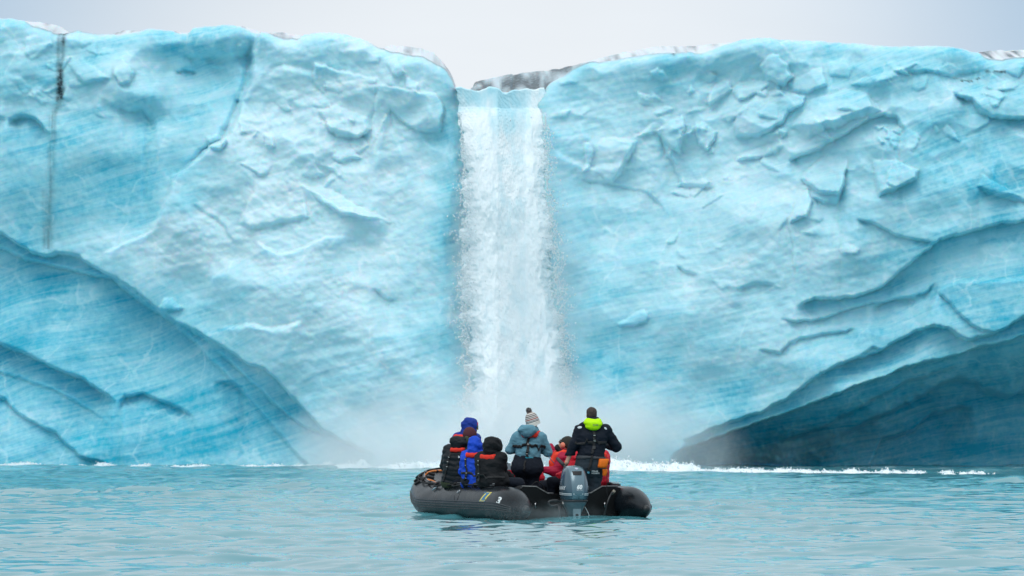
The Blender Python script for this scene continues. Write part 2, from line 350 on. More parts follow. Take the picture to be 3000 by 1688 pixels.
FROST_SHADE += .22 * fbm(U / 70, V / 70, 12.1, oct=5, gain=.6) + .16 * slab
# bluer shade painted into the ice colour below the left undercut edge
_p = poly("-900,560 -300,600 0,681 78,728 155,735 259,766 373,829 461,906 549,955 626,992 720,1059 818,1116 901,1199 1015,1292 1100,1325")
FROST_SHADE -= .16 * sstep(0, 20, WV - np.interp(WU, _p[:, 0], _p[:, 1])) * (1 - sstep(1050, 1110, WU))
FROST_SHADE = np.clip(FROST_SHADE, 0, 1)
su = U + V * .14                                   # strata dip gently
D += (.008 + .010 * FROST_SHADE) * fbm(su / 260, (V + U * .2 + 22 * vn(U / 300, V / 300, 2)) / 15, 21.7, oct=3)
D += .05 * FROST_SHADE * fbm(U / 26, V / 22, 30.1, oct=5, gain=.6) + .008 * fbm(U / 12, V / 10, 33, oct=3)
# rounded rim
D += .55 * np.exp(-np.maximum(V - rim[None, :], 0) / 14.0)
# melt-water stripes down the face
def vstripe(line, w):
    p = poly(line); uc = np.interp(V, p[:, 1], p[:, 0]); ww = np.interp(V, [95, 700], w)
    return np.exp(-((U + 3 * vn(V / 40, V * 0 + 5.5) - uc) / ww) ** 2) * ((V > p[0, 1] - 4) & (V < p[-1, 1]))
DIRT = .85 * (.75 + .5 * vn(U / 14, V / 24, 6)) * vstripe("179,88 177,150 172,210 170,275 173,300", (7, 4)) * (1 - .6 * sstep(240, 300, V))
DIRT += .75 * np.exp(-((U - 172) / 13) ** 2 - ((V - 268) / 26) ** 2) * (.6 + .6 * vn(U / 6, V / 8))
DIRT += .42 * vstripe("165,90 163,180 160,300", (6, 4))
DIRT += .38 * vstripe("172,290 150,340 145,500 138,620 132,730", (8, 13)) * (.75 + .5 * vn(U / 4, V / 90))
DIRT += .14 * vstripe("120,560 122,730", (4, 4)) + .25 * np.exp(-((U - 327) / 5) ** 2 - ((V - 215) / 20) ** 2)
DIRT += .9 * np.exp(-np.abs(V - np.interp(U, [2870, 2900, 2960, 3000], [236, 207, 210, 200])) / 4) * ((U > 2800) & (U < 2960)) * (vn(U / 12, V / 6, 3) > .1)
DIRT += .8 * np.exp(-np.hypot(U - 1976, V - 161) / 4)
# thin dark silt line along parts of the rim
rl = np.interp(U, [60, 90, 100, 260, 300, 600, 780, 800, 870, 880, 1090, 1120, 1310, 1330, 1640, 1690, 1720, 1790, 1880, 2060, 2065, 2880, 2900, 3000], [0, .7, .9, .5, 0, 0, 0, .9, .8, 0, 0, .9, 1, 0, 0, .9, .9, .3, .5, .4, 0, 0, .8, .9])
DIRT += .75 * rl * np.exp(-(np.maximum(V - rim[None, :], 0) / 4.0) ** 2)
SNOW = np.clip(1 - (V - rim[None, :]) / 5, 0, 1) * .5
def world_xyz(U, V, D):
    B = yb(U); x = (U - 1500) * B / F; z = EYE + (HOR - V) * (B + (1365 - V) / 97 * .07 + .3) / F
    return np.stack([x, B + D, z], -1)
P = world_xyz(U, V, D)
# top of the ice, running back from the rim
BK = np.array([.12, .3, .6, 1, 1.5, 2.1, 3, 4, 5.5, 7.5, 10, 14, 20, 30, 45, 70, 110])
sky_v = np.interp(CU, SKY[:, 0], SKY[:, 1]); B = yb(CU)
zr = P[0, :, 2]
top = []; tdirt = []; tsnow = []
chan = sstep(1322, 1338, CU) * (1 - sstep(1590, 1640, CU))
for k in BK:
    f = sstep(0, 9, k)
    zs = EYE + (HOR - sky_v) * (B + .9 + min(k, 9)) / F
    z = zr * (1 - f) + zs * f + (.06 * fbm(CU / 40, CU * 0 + k / 2.5, 51, oct=4) - .05) * sstep(0, 1.2, k) * (1 - .5 * f) - .012 * max(0, k - 9)
    bed = zr - .5                                  # stream bed behind the lip
    wdt = chan * (1 - sstep(1338 + k * 1.5, 1350 + k * 5, CU) * sstep(.5, 3, k))
    z = z * (1 - wdt) + bed * wdt
    y = B + D[0] + k
    top.append(np.stack([(CU - 1500) * B / F, y, z], -1))
    dn = fbm(CU / 30 + k, CU * 0 + k * .9, 61, oct=4)
    bank = sstep(1340, 1370, CU) * (1 - sstep(1690, 1730, CU))
    tdirt.append(np.clip(bank * (.70 + .6 * dn) + .9 * np.clip(dn - .05, 0, 1) * (1 + .8 * (CU > 2880)) * sstep(.4, 2, k), 0, 1) * (1 - .9 * np.exp(-((CU - 1560) / 60) ** 2) * (k < 3)))
    tsnow.append(np.ones_like(CU) * (1 - bank * .35))
top = np.array(top[::-1]); tdirt = np.array(tdirt[::-1]); tsnow = np.array(tsnow[::-1])
allP = np.concatenate([top, P], 0); nrow = allP.shape[0]
def ice_material():
    t = NT('glacier_ice')
    fr = t.attr('frost_shade'); di = t.attr('dirt'); sn = t.attr('snow')
    ob = t.obj()
    def strata(ang, sc):
        wv = t.n('TexNoise'); wv.inputs['Scale'].default_value = .12; wv.inputs['Detail'].default_value = 2; t.l(ob, wv.inputs['Vector'])
        ad = t.n('VectorMath', operation='MULTIPLY_ADD'); t.l(wv.outputs['Color'], ad.inputs[0]); ad.inputs[1].default_value = (0, 0, 2.2); t.l(t.obj((1, 1, 1), (0, R(ang), 0)), ad.inputs[2])
        mp = t.n('Mapping'); mp.inputs['Scale'].default_value = sc; t.l(ad.outputs[0], mp.inputs['Vector']); return mp.outputs[0]
    st = strata(14, (.16, .16, 1.7)); st2 = strata(11, (.45, .45, 5.0))
    vs = t.obj((2.6, .4, .12))
    n1 = t.noise(st, 1.0, 6, .6, .3); n2 = t.noise(st2, 1.0, 4, .55, .2); n3 = t.noise(ob, .9, 6, .62, .4); n4 = t.noise(vs, 1.0, 4, .5)
    # bubbly white layers against clear blue layers
    s = t.math('ADD', t.math('MULTIPLY', t.rng(n1, .3, .7), .55), t.math('MULTIPLY', t.rng(n2, .3, .7), .35))
    s = t.math('ADD', s, t.math('MULTIPLY', t.rng(n4, .35, .7), .07))
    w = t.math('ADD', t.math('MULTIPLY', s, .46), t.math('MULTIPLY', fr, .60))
    w = t.math('ADD', w, t.math('MULTIPLY', t.rng(n3, .3, .7, -.5, .5), .14), True)
    # fine bubbly grain, thin diagonal streaks and pale healed cracks
    w = t.math('ADD', w, t.math('MULTIPLY', t.rng(t.noise(ob, 6.5, 5, .68), .3, .7, -.5, .5), .16))
    w = t.math('ADD', w, t.math('MULTIPLY', t.rng(t.noise(strata(16, (.3, .3, 13)), 1.0, 4, .6), .3, .7, -.5, .5), .17))
    wn = t.n('TexNoise'); wn.inputs['Scale'].default_value = 1.3; wn.inputs['Detail'].default_value = 4; t.l(ob, wn.inputs['Vector'])
    wa = t.n('VectorMath', operation='MULTIPLY_ADD'); t.l(wn.outputs['Color'], wa.inputs[0]); wa.inputs[1].default_value = (.9, .9, .9); t.l(ob, wa.inputs[2])
    vo = t.n('TexVoronoi', feature='DISTANCE_TO_EDGE'); vo.inputs['Scale'].default_value = .55; t.l(wa.outputs[0], vo.inputs['Vector'])
    vein = t.math('MULTIPLY', t.rng(vo.outputs['Distance'], 0, .035, 1, 0), t.rng(n3, .42, .62))
    w = t.math('ADD', w, t.math('MULTIPLY', vein, .22), True)
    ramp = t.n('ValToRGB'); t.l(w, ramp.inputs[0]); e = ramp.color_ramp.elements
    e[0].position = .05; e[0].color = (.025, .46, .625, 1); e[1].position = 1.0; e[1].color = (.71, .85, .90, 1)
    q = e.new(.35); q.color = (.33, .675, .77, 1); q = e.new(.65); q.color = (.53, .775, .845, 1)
    c = t.mix(sn, ramp.outputs['Color'], (.66, .715, .76))
    dn = t.noise(ob, 9.0, 5, .7)
    df = t.math('MULTIPLY', di, t.rng(dn, .25, .6, .45, 1.25), True)
    c = t.mix(df, c, (.035, .055, .07))
    hn = t.math('ADD', t.math('MULTIPLY', t.noise(ob, 7.0, 5, .6), t.rng(fr, 0, 1, .25, 1.0)), t.math('MULTIPLY', n2, .6))
    nb = t.bump(hn, .15, .04)
    b = t.bsdf(c, .42, Normal=nb, IOR=1.31, Specular_IOR_Level=.35, Subsurface_Weight=1.0, Subsurface_Radius=(.12, .42, .60), Subsurface_Scale=.28)
    b.subsurface_method = 'RANDOM_WALK'
    return t.m
ICE = ice_material()
zero = np.zeros_like
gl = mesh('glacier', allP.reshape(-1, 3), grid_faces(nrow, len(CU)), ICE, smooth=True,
          attrs={'frost_shade': np.concatenate([np.ones_like(tdirt) * .5, FROST_SHADE]), 'dirt': np.concatenate([tdirt, np.clip(DIRT, 0, 1)]), 'snow': np.concatenate([tsnow, SNOW])})
tag(gl, 'tall blue glacier ice cliff with undercut base and dirty snow on top', 'glacier', kind='structure')

# ------------------------------------------------------------------ sea
def water_height(x, y):
    r = np.random.default_rng(21); h = np.zeros_like(x)
    for i in range(80):
        lam = .32 * (16 ** (i / 79.0)); th = r.normal(math.pi / 2 + .15, .62)
        kx, ky = math.cos(th) * 2 * math.pi / lam, math.sin(th) * 2 * math.pi / lam
        a = (.0027 if lam > .8 else .0052) * lam * r.uniform(.4, 1.4)
        ph = kx * x + ky * y + r.uniform(0, 6.28)
        h += a * (np.sin(ph) + .25 * np.sin(2 * ph + .5))
    amp = 1.0 + .55 * fbm(x / 9, y / 16, 2.2, oct=3)
    return h * amp
rows = [30.0]
while rows[-1] < 215: rows.append(rows[-1] + (.12 if 62 < rows[-1] < 125 else .25))
rows = np.array(rows); nc = 400
hw = 4.5 + rows * .112
XX = np.linspace(-1, 1, nc)[None, :] * hw[:, None]; YY = np.repeat(rows[:, None], nc, 1)
ZZ = water_height(XX, YY)
# choppier, foam-laced water near the foot of the fall
near = sstep(120, 175, YY)
ZZ *= 1 - .2 * near
edge = np.minimum(1, (1 - np.abs(np.linspace(-1, 1, nc)))[None, :] * 12); ZZ *= edge * np.minimum(1, (rows[:, None] - 30) / 3) 
def water_material():
    t = NT('glacial_sea')
    ob = t.obj(); nf = t.attr('foam')
    b1 = t.obj((1.1, .7, 1))
    n1 = t.noise(b1, 2.2, 4, .55, .4); n2 = t.noise(b1, 7.0, 3, .5, .2)
    h = t.math('ADD', t.math('MULTIPLY', n1, .7), t.math('MULTIPLY', n2, .3))
    nb = t.bump(h, .10, .03)
    milk = t.noise(t.obj((.08, .04, 1)), 1.0, 3)
    c = t.mix(t.rng(milk, .3, .7), (.055, .235, .275), (.085, .295, .335))
    fz = t.noise(t.obj((.9, .25, 1)), 1.4, 6, .65, .5)
    ff = t.math('MULTIPLY', nf, t.rng(fz, .44, .62), True)
    c = t.mix(ff, c, (.80, .88, .91))
    t.bsdf(c, t.rng(ff, 0, 1, .055, .7), Normal=nb, IOR=1.333, Specular_IOR_Level=.5)
    return t.m
WATER = water_material()
foam = sstep(150, 178, YY) * .25
wv = np.stack([XX, YY, ZZ], -1).reshape(-1, 3); nr_ = len(rows)
fc = [grid_faces(nr_, nc)]
# far sheet out to the horizon, joined to the rim of the wave field by a wide skirt
ring = np.concatenate([np.arange(nc), nc * np.arange(1, nr_) + nc - 1, (nr_ - 1) * nc + np.arange(nc - 2, -1, -1), nc * np.arange(nr_ - 2, 0, -1)])
far = wv[ring].copy(); cxy = np.array([0, 122.0]); dv = far[:, :2] - cxy; dv /= np.linalg.norm(dv, axis=1)[:, None]
far[:, :2] = cxy + dv * 3000; far[:, 2] = 0
n0 = len(wv); k = len(ring); i = np.arange(k); j = (i + 1) % k
fc.append(np.stack([ring[i], n0 + i, n0 + j, ring[j]], 1))
sea = mesh('sea', np.concatenate([wv, far]), np.concatenate(fc), WATER, attrs={'foam': np.concatenate([foam.ravel(), np.zeros(k)])})
tag(sea, 'pale turquoise rippled sea in front of the ice cliff', 'sea', kind='structure')

# ------------------------------------------------------------------ waterfall
LE = poly("250,1334 262,1336 300,1341 400,1352 500,1360 600,1363 700,1364 800,1360 900,1360 1000,1366 1050,1369 1100,1374 1200,1370 1300,1358 1375,1372")
RE = poly("250,1594 262,1597 300,1599 420,1601 550,1606 650,1615 760,1626 900,1640 1000,1652 1060,1658 1130,1660 1200,1674 1300,1696 1375,1680")
def _blur(A, n, ax):
    k = np.ones(n) / n; return np.apply_along_axis(lambda r: np.convolve(np.pad(r, n // 2, 'edge'), k, 'valid')[:len(r)], ax, A)
_c0, _c1 = np.searchsorted(CU, 1200), np.searchsorted(CU, 1800)
DB = _blur(_blur(D[:, _c0:_c1], 21, 1), 31, 0)
def ice_depth(u, v):
    """smoothed depth of the ice behind the fall"""
    u = np.asarray(u, float); v = np.asarray(v, float); r_ = np.interp(u, CU, rim)
    j = np.clip(((v - r_) / (1480 - r_) * (NR - 1)).astype(int), 12, NR - 1); i = np.clip(np.searchsorted(CU[_c0:_c1], u), 0, _c1 - _c0 - 1)
    return DB[j, i]
def fall_mesh():
    na, nv = 150, 520
    vs = np.linspace(252, 1378, nv); a = np.linspace(0, 1, na)
    l = np.interp(vs, LE[:, 0], LE[:, 1]); r = np.interp(vs, RE[:, 0], RE[:, 1])
    A = np.repeat(a[None], nv, 0); Vv = np.repeat(vs[:, None], na, 1)
    Uu = l[:, None] + (r - l)[:, None] * A
    edge = np.minimum(A, 1 - A) * 2
    grow = sstep(252, 700, Vv)
    out = .15 + .22 * sstep(252, 500, Vv)                            # thrown clear of the ice
    d = ice_depth(Uu, Vv) - .22 - out * np.minimum(1, edge * 3) - .40 * np.sqrt(np.clip(1 - (1 - edge) ** 2, 0, 1)) * (.35 + .65 * grow)
    n = .09 * fbm(Uu / 34, Vv / 75, 1.1, oct=5, gain=.6) * (.25 + grow) + .014 * grow * np.abs(fbm(Uu / 9, Vv / 26, 5.1, oct=4, gain=.6)) + .004 * fbm(Uu / 4, Vv / 7, 9, oct=2)
    d -= n
    d += .14 * np.exp(-((Uu - (1440 + (Vv - 260) * .14)) / 16) ** 2) * (Vv < 720)      # crease between the two tongues
    Uu = Uu + (1 - edge) ** 3 * 22 * fbm(Uu * 0 + A * 3, Vv / 30, 3.3, oct=4, gain=.55) * (.3 + grow)
    white = np.clip(.25 + .75 * sstep(255, 420, Vv) + .5 * fbm(Uu / 30, Vv / 60, 8.8, oct=4) + .6 * (1 - sstep(.28, .42, A)) * sstep(250, 400, Vv) + .5 * sstep(.76, .88, A) - .25 * np.exp(-((Uu - 1500) / 40) ** 2) * (Vv < 480), 0, 1)
    Bq = yb(1490); lipw = (.10 * fbm(Uu / 45, Uu * 0, 4.2, oct=3) - .10 * np.exp(-((Uu - 1450) / 60) ** 2)) * (1 - sstep(255, 330, Vv))
    x = (Uu - 1500) * Bq / F; z = EYE + (HOR - Vv) * Bq / F + lipw
    Pf = np.stack([x, Bq + d, z], -1)
    # stream above the lip
    bk = np.array([12, 8, 5, 3.2, 2, 1.2, .7, .35, .12]); pre = []; pw = []
    for q in bk:
        p = Pf[0].copy(); p[:, 1] += q; p[:, 2] += .03 + .012 * q + .05 * fbm(p[:, 0] * 3, p[:, 1] * 2, oct=3) * min(1, q); pre.append(p); pw.append(white[0] * .9)
    G = np.concatenate([np.array(pre), Pf]); W = np.concatenate([np.array(pw), white])
    # back of the curtain, so it has thickness
    Bk = G.copy(); Bk[:, :, 1] += .03 + .5 * np.sqrt(np.clip(np.minimum(a, 1 - a) * 2, 0, 1))[None]
    n = G.shape[0] * na
    faces = np.concatenate([grid_faces(G.shape[0], na), grid_faces(G.shape[0], na, n, True)])
    Vt = np.concatenate([G.reshape(-1, 3), Bk.reshape(-1, 3)]); Wt = np.concatenate([W.ravel(), W.ravel()])
    rr = G.shape[0]
    for c, fl in ((0, False), (na - 1, True)):
        i = np.arange(rr - 1) * na + c; q = np.stack([i, i + na, i + na + n, i + n], 1); faces = np.concatenate([faces, q[:, ::-1] if fl else q])
    return Vt, faces, Wt
def fall_material():
    t = NT('falling_water')
    w = t.attr('white'); ob = t.obj((1.1, 1, .3))
    n = t.noise(ob, 3.0, 6, .68, .5)
    f = t.math('ADD', w, t.rng(n, .3, .7, -.35, .3), True)
    c = t.mix(f, (.50, .80, .89), (.90, .95, .97))
    nb = t.bump(t.noise(ob, 9.0, 5, .7), .18, .05)
    t.bsdf(c, .7, Normal=nb, Specular_IOR_Level=.2)
    return t.m
_v, _f, _w = fall_mesh()
fall = mesh('waterfall', _v, _f, fall_material())
_bm = bmesh.new(); _bm.from_mesh(fall.data); bmesh.ops.recalc_face_normals(_bm, faces=_bm.faces[:]); _bm.to_mesh(fall.data); _bm.free()
a_ = fall.data.attributes.new('white', 'FLOAT', 'POINT'); a_.data.foreach_set('value', _w.astype(np.float32))
tag(fall, 'white meltwater waterfall pouring from a notch in the ice cliff', 'waterfall')
# droplets and torn clumps round the curtain
def clumps(pts, size, r):
    base = np.array([(1, 1, 1), (1, -1, -1), (-1, 1, -1), (-1, -1, 1)], float); tf = np.array([(0, 1, 2), (0, 3, 1), (0, 2, 3), (1, 3, 2)])
    n = len(pts); q = r.normal(size=(n, 4)); q /= np.linalg.norm(q, axis=1)[:, None]
    w, x, y, z = q.T
    M = np.stack([np.stack([1 - 2 * (y * y + z * z), 2 * (x * y - z * w), 2 * (x * z + y * w)], -1), np.stack([2 * (x * y + z * w), 1 - 2 * (x * x + z * z), 2 * (y * z - x * w)], -1), np.stack([2 * (x * z - y * w), 2 * (y * z + x * w), 1 - 2 * (x * x + y * y)], -1)], -2)
    Vt = np.einsum('nij,kj->nki', M, base) * size[:, None, None] * np.array([1, 1, 1.7]) + pts[:, None, :]
    Fc = tf[None] + (np.arange(n) * 4)[:, None, None]
    return Vt.reshape(-1, 3), Fc.reshape(-1, 3)
def spray_points(n, r):
    v = 330 + 1040 * r.uniform(0, 1, n) ** .75; g = sstep(252, 700, v)
    l = np.interp(v, LE[:, 0], LE[:, 1]); rt = np.interp(v, RE[:, 0], RE[:, 1])
    side = r.uniform(0, 1, n); off = r.normal(.2, 1, n) * (2 + 11 * g) * (1 + .9 * fbm(v / 22, side * 0 + (side > .5) * 9, oct=3))
    u = np.where(side < .46, l - off + 2, np.where(side < .97, rt + off - 2, l + (rt - l) * r.uniform(0, 1, n)))
    B0 = yb(1490); d = ice_depth(u, v) - .55 - np.where(side < .97, .1, .75) - r.uniform(0, .5, n)
    return np.stack([(u - 1500) * B0 / F, B0 + d, EYE + (HOR - v) * B0 / F], -1)
_r = np.random.default_rng(3); _n = 500
_n = 9000
sv, sf = clumps(spray_points(_n, _r), .006 + .014 * _r.uniform(0, 1, _n) ** 2, _r)
def foam_material():
    t = NT('white_foam'); t.bsdf((.80, .88, .91), .7, Specular_IOR_Level=.2, Subsurface_Weight=.3, Subsurface_Radius=(.1, .15, .2), Subsurface_Scale=.2); return t.m
FOAM = foam_material()
sp = mesh('spray', sv, sf, FOAM, fall, smooth=False); sp['kind'] = 'stuff'
# surf breaking along the foot of the ice
def surf_mesh():
    us = np.arange(-500, 3500, 5.0); base = np.interp(us, [-500, 0, 600, 1250, 1500, 1750, 2100, 2600, 3000, 3500], [1362, 1364.5, 1368, 1375, 1378, 1380, 1384, 1388, 1391, 1394])
    amp = np.interp(us, [-500, 0, 500, 900, 1200, 1500, 1780, 2000, 2200, 2600, 3000, 3500], [.15, .16, .16, .19, .25, .34, .34, .27, .20, .15, .12, .12])
    dist = EYE * F / (base - HOR); nk = 14; Vv = []; 
    h = amp * np.clip(.8 + .4 * fbm(us / 70, us * 0, 1.7, oct=3), .25, 1.5) * (1 - np.maximum(1 - sstep(700, 1150, us), sstep(2150, 2700, us)) * .45 * sstep(-.35, .35, fbm(us / 38, us * 0, 6.7, oct=4)))
    ph = np.linspace(0, 1, nk)
    G = np.zeros((nk, len(us), 3)); X = (us - 1500) * dist / F
    for i, p in enumerate(ph):
        wgt = math.sin(math.pi * p) ** .8
        G[i, :, 0] = X; G[i, :, 1] = dist - .9 + 2.2 * p + .4 * vn(us / 40, us * 0 + 4)
        G[i, :, 2] = -.06 + h * wgt * (1 + .3 * fbm(us / 20, us * 0 + p * 4, 2.2, oct=3)) 
    return G
_G = surf_mesh()
_r = np.random.default_rng(4); _n = 9000
_a, _b = _r.integers(0, _G.shape[0], _n), _r.integers(0, _G.shape[1], _n)
_p = _G[_a, _b] + np.stack([_r.normal(0, .05, _n), _r.normal(0, .2, _n), np.abs(_r.normal(0, .055, _n)) * np.clip(_G[_a, _b, 2] * 3, 0, 1.0)], -1)
_p = _p[_p[:, 2] > 0.01]
cv, cf = clumps(_p, .006 + .012 * _r.uniform(0, 1, len(_p)) ** 2, _r)
_gv = _G.reshape(-1, 3); _gf = grid_faces(_G.shape[0], _G.shape[1]); _t = np.concatenate([_gf[:, [0, 1, 2]], _gf[:, [0, 2, 3]]])
surf = mesh('surf', np.concatenate([_gv, cv]), np.concatenate([_t, cf + len(_gv)]), FOAM, smooth=True)
tag(surf, 'white breaking surf along the foot of the ice cliff', 'surf', kind='stuff')
# mist thrown up where the fall hits the sea
def volume(name, c, half, dens, nscale, label, color=(.985, .995, 1.0), power=1.6, lo=.35, hi=.7, seed=0.0, stretch=1.0):
    bm = bmesh.new(); bmesh.ops.create_icosphere(bm, subdivisions=3, radius=1.0)
    me = bpy.data.meshes.new(name); bm.to_mesh(me); bm.free()
    t = NT(name + '_vapour')
    tc = t.n('TexCoord'); ln = t.n('VectorMath', operation='LENGTH'); t.l(tc.outputs['Object'], ln.inputs[0])
    fall_ = t.math('POWER', t.math('SUBTRACT', 1.0, ln.outputs['Value'], True), power)
    mp = t.n('Mapping'); mp.inputs['Scale'].default_value = (half[0] * nscale, half[1] * nscale, half[2] * nscale * stretch); mp.inputs['Location'].default_value = (seed, seed * .7, 0); t.l(tc.outputs['Object'], mp.inputs['Vector'])
    nz = t.noise(mp.outputs[0], 1.0, 4, .6, .3)
    dn = t.math('MULTIPLY', t.math('MULTIPLY', fall_, t.rng(nz, lo, hi)), dens)
    vs = t.n('VolumePrincipled'); vs.inputs['Color'].default_value = (*color, 1); vs.inputs['Anisotropy'].default_value = 0.0; t.l(dn, vs.inputs['Density'])
    t.l(vs.outputs[0], t.out.inputs['Volume'])
    o = link(name, me, t.m); o.location = c; o.scale = half
    tag(o, label, 'mist', kind='stuff'); return o
MY = float(yb(1500)) - 1.0
volume('mist', at(1500, 1345, MY - 3), (7.2, 4.5, 3.0), 2.3, .45, 'white mist of spray rising from the foot of the waterfall', power=1.3)
volume('low_mist', at(1180, 1372, MY - 2), (3.8, 4.0, 1.5), .8, .5, 'thin mist drifting along the surf left of the waterfall', power=1.3, seed=9.0)
volume('falling_mist', at(1510, 900, MY + .3), (2.3, 1.5, 6.2), 1.0, .9, 'thin veil of spray hanging round the whole length of the waterfall', power=.8, seed=2.0, stretch=.5)

# ------------------------------------------------------------------ modelling tools for the boat and the people
class Sdf:
    """smooth union of tapered limbs and ellipsoids on a grid, turned into one continuous surface"""
    def __init__(s, lo, hi, h):
        s.h = h; s.lo = np.array(lo, float); n = np.ceil((np.array(hi) - s.lo) / h).astype(int) + 1
        s.n = n; s.F = np.full(tuple(n), 1.0, np.float32)
    def _blk(s, lo, hi):
        a = np.clip(np.floor((np.array(lo) - s.lo) / s.h).astype(int), 0, s.n - 1); b = np.clip(np.ceil((np.array(hi) - s.lo) / s.h).astype(int) + 1, 1, s.n)
        sl = tuple(slice(i, j) for i, j in zip(a, b))
        g = np.meshgrid(*[np.arange(i, j) * s.h + o for i, j, o in zip(a, b, s.lo)], indexing='ij')
        return sl, np.stack(g, -1)
    def _put(s, sl, d, k, sub):
        f = s.F[sl]
        if sub:
            h = np.maximum(k - np.abs(f + d), 0) / k; s.F[sl] = np.maximum(f, -d) + h * h * k / 4
        else:
            h = np.maximum(k - np.abs(f - d), 0) / k; s.F[sl] = np.minimum(f, d) - h * h * k / 4
    def cone(s, a, b, ra, rb, k=.03, sub=False):
        a = np.array(a, float); b = np.array(b, float); m = max(ra, rb) + k + 3 * s.h
        sl, p = s._blk(np.minimum(a, b) - m, np.maximum(a, b) + m)
        if p.size == 0: return
        ab = b - a; t = np.clip(((p - a) @ ab) / max(ab @ ab, 1e-9), 0, 1)
        d = np.linalg.norm(p - a - t[..., None] * ab, axis=-1) - (ra + (rb - ra) * t)
        s._put(sl, d, k, sub)
    def ell(s, c, r, R=None, k=.03, sub=False):
        c = np.array(c, float); r = np.array(r, float); m = r.max() + k + 3 * s.h
        sl, p = s._blk(c - m, c + m)
        if p.size == 0: return
        q = p - c
        if R is not None: q = q @ np.array(R)
        k0 = np.linalg.norm(q / r, axis=-1); k1 = np.linalg.norm(q / (r * r), axis=-1)
        s._put(sl, k0 * (k0 - 1) / np.maximum(k1, 1e-6), k, sub)
    def chain(s, pts, rad, k=.03):
        for i in range(len(pts) - 1): s.cone(pts[i], pts[i + 1], rad[i], rad[i + 1], k)
    def cut(s, pt, n):
        """keep the side the normal points away from"""
        sl, p = s._blk(s.lo, s.lo + s.n * s.h); n = np.array(n, float) / np.linalg.norm(n)
        s.F = np.maximum(s.F, ((p - np.array(pt)) @ n).astype(np.float32))
    def wrinkle(s, fn):
        m = np.abs(s.F) < .08; idx = np.argwhere(m)
        if len(idx): s.F[m] += fn(idx * s.h + s.lo)
    def mesh(s):
        F = s.F; S = F < 0; nx, ny, nz = F.shape
        F[0] = F[-1] = np.maximum(F[0], 1e-3); S[0] = S[-1] = False; S[:, 0] = S[:, -1] = False; S[:, :, 0] = S[:, :, -1] = False
        F = np.where(S, F, np.maximum(F, 1e-5))
        cor = [(i, j, k) for i in (0, 1) for j in (0, 1) for k in (0, 1)]
        cnt = sum(S[i:nx - 1 + i, j:ny - 1 + j, k:nz - 1 + k].astype(np.int8) for i, j, k in cor)
        act = (cnt > 0) & (cnt < 8); ii = np.argwhere(act); idx = np.full(act.shape, -1, np.int64); idx[act] = np.arange(len(ii))
        acc = np.zeros((len(ii), 3)); c = np.zeros(len(ii))
        for a in cor:
            for ax in range(3):
                if a[ax]: continue
                b = list(a); b[ax] = 1
                fa = F[tuple((ii + a).T)]; fb = F[tuple((ii + b).T)]; m = (fa < 0) != (fb < 0); t = fa[m] / (fa[m] - fb[m])
                q = np.repeat(np.array(a, float)[None], m.sum(), 0); q[:, ax] = t; acc[m] += q; c[m] += 1
        V = s.lo + s.h * (ii + acc / c[:, None]); Q = []
        for ax in range(3):
            o = [1, 1, 1]; o[ax] = 0; sa = [slice(1, n - 1) for n in F.shape]; sb = list(sa); sa[ax] = slice(0, F.shape[ax] - 1); sb[ax] = slice(1, F.shape[ax])
            m = S[tuple(sa)] != S[tuple(sb)]; e = np.argwhere(m) + o; u, v = [(1, 2), (2, 0), (0, 1)][ax]
            du = np.zeros(3, int); du[u] = 1; dv = np.zeros(3, int); dv[v] = 1
            q = np.stack([idx[tuple((e - du - dv).T)], idx[tuple((e - dv).T)], idx[tuple(e.T)], idx[tuple((e - du).T)]], 1)
            fl = ~S[tuple(e.T)]; q[fl] = q[fl][:, ::-1]; Q.append(q)
        Q = np.concatenate(Q); return V, Q[(Q >= 0).all(1)]
def sweep(path, rad, seg=10, closed=False, caps=True, flat=1.0, up=(0, 0, 1)):
    """tube along a path; rad may vary; flat squashes the second axis"""
    P_ = np.array(path, float); n = len(P_); rad = np.full(n, rad) if np.isscalar(rad) else np.array(rad, float)
    T = np.gradient(P_, axis=0) if not closed else (np.roll(P_, -1, 0) - np.roll(P_, 1, 0))
    T /= np.maximum(np.linalg.norm(T, axis=1), 1e-9)[:, None]
    upv = np.array(up, float); X = np.cross(T, upv); bad = np.linalg.norm(X, axis=1) < .05; X[bad] = np.cross(T[bad], np.array([1.0, .13, 0]))
    X /= np.linalg.norm(X, axis=1)[:, None]; Yv = np.cross(X, T)
    a = np.linspace(0, 2 * np.pi, seg, endpoint=False)
    V = P_[:, None] + rad[:, None, None] * (np.cos(a)[None, :, None] * X[:, None] + flat * np.sin(a)[None, :, None] * Yv[:, None])
    Fc = []
    rows = n if closed else n - 1
    for i in range(rows):
        for j in range(seg):
            k = (j + 1) % seg; i2 = (i + 1) % n
            Fc.append((i * seg + j, i * seg + k, i2 * seg + k, i2 * seg + j))
    V = V.reshape(-1, 3)
    if caps and not closed: Fc += [tuple(range(seg))[::-1], tuple(range((n - 1) * seg, n * seg))]
    return V, Fc
def merge(*ms):
    V = []; Fc = []; o = 0
    for v, f in ms:
        V.append(np.asarray(v, float)); Fc += [tuple(int(i) + o for i in q) for q in f]; o += len(v)
    return np.concatenate(V), Fc
def box(c, s, R=None):
    v = np.array([(x, y, z) for x in (-.5, .5) for y in (-.5, .5) for z in (-.5, .5)]) * np.array(s)
    if R is not None: v = v @ np.array(R).T
    return v + np.array(c), [(0, 1, 3, 2), (4, 6, 7, 5), (0, 4, 5, 1), (2, 3, 7, 6), (0, 2, 6, 4), (1, 5, 7, 3)]
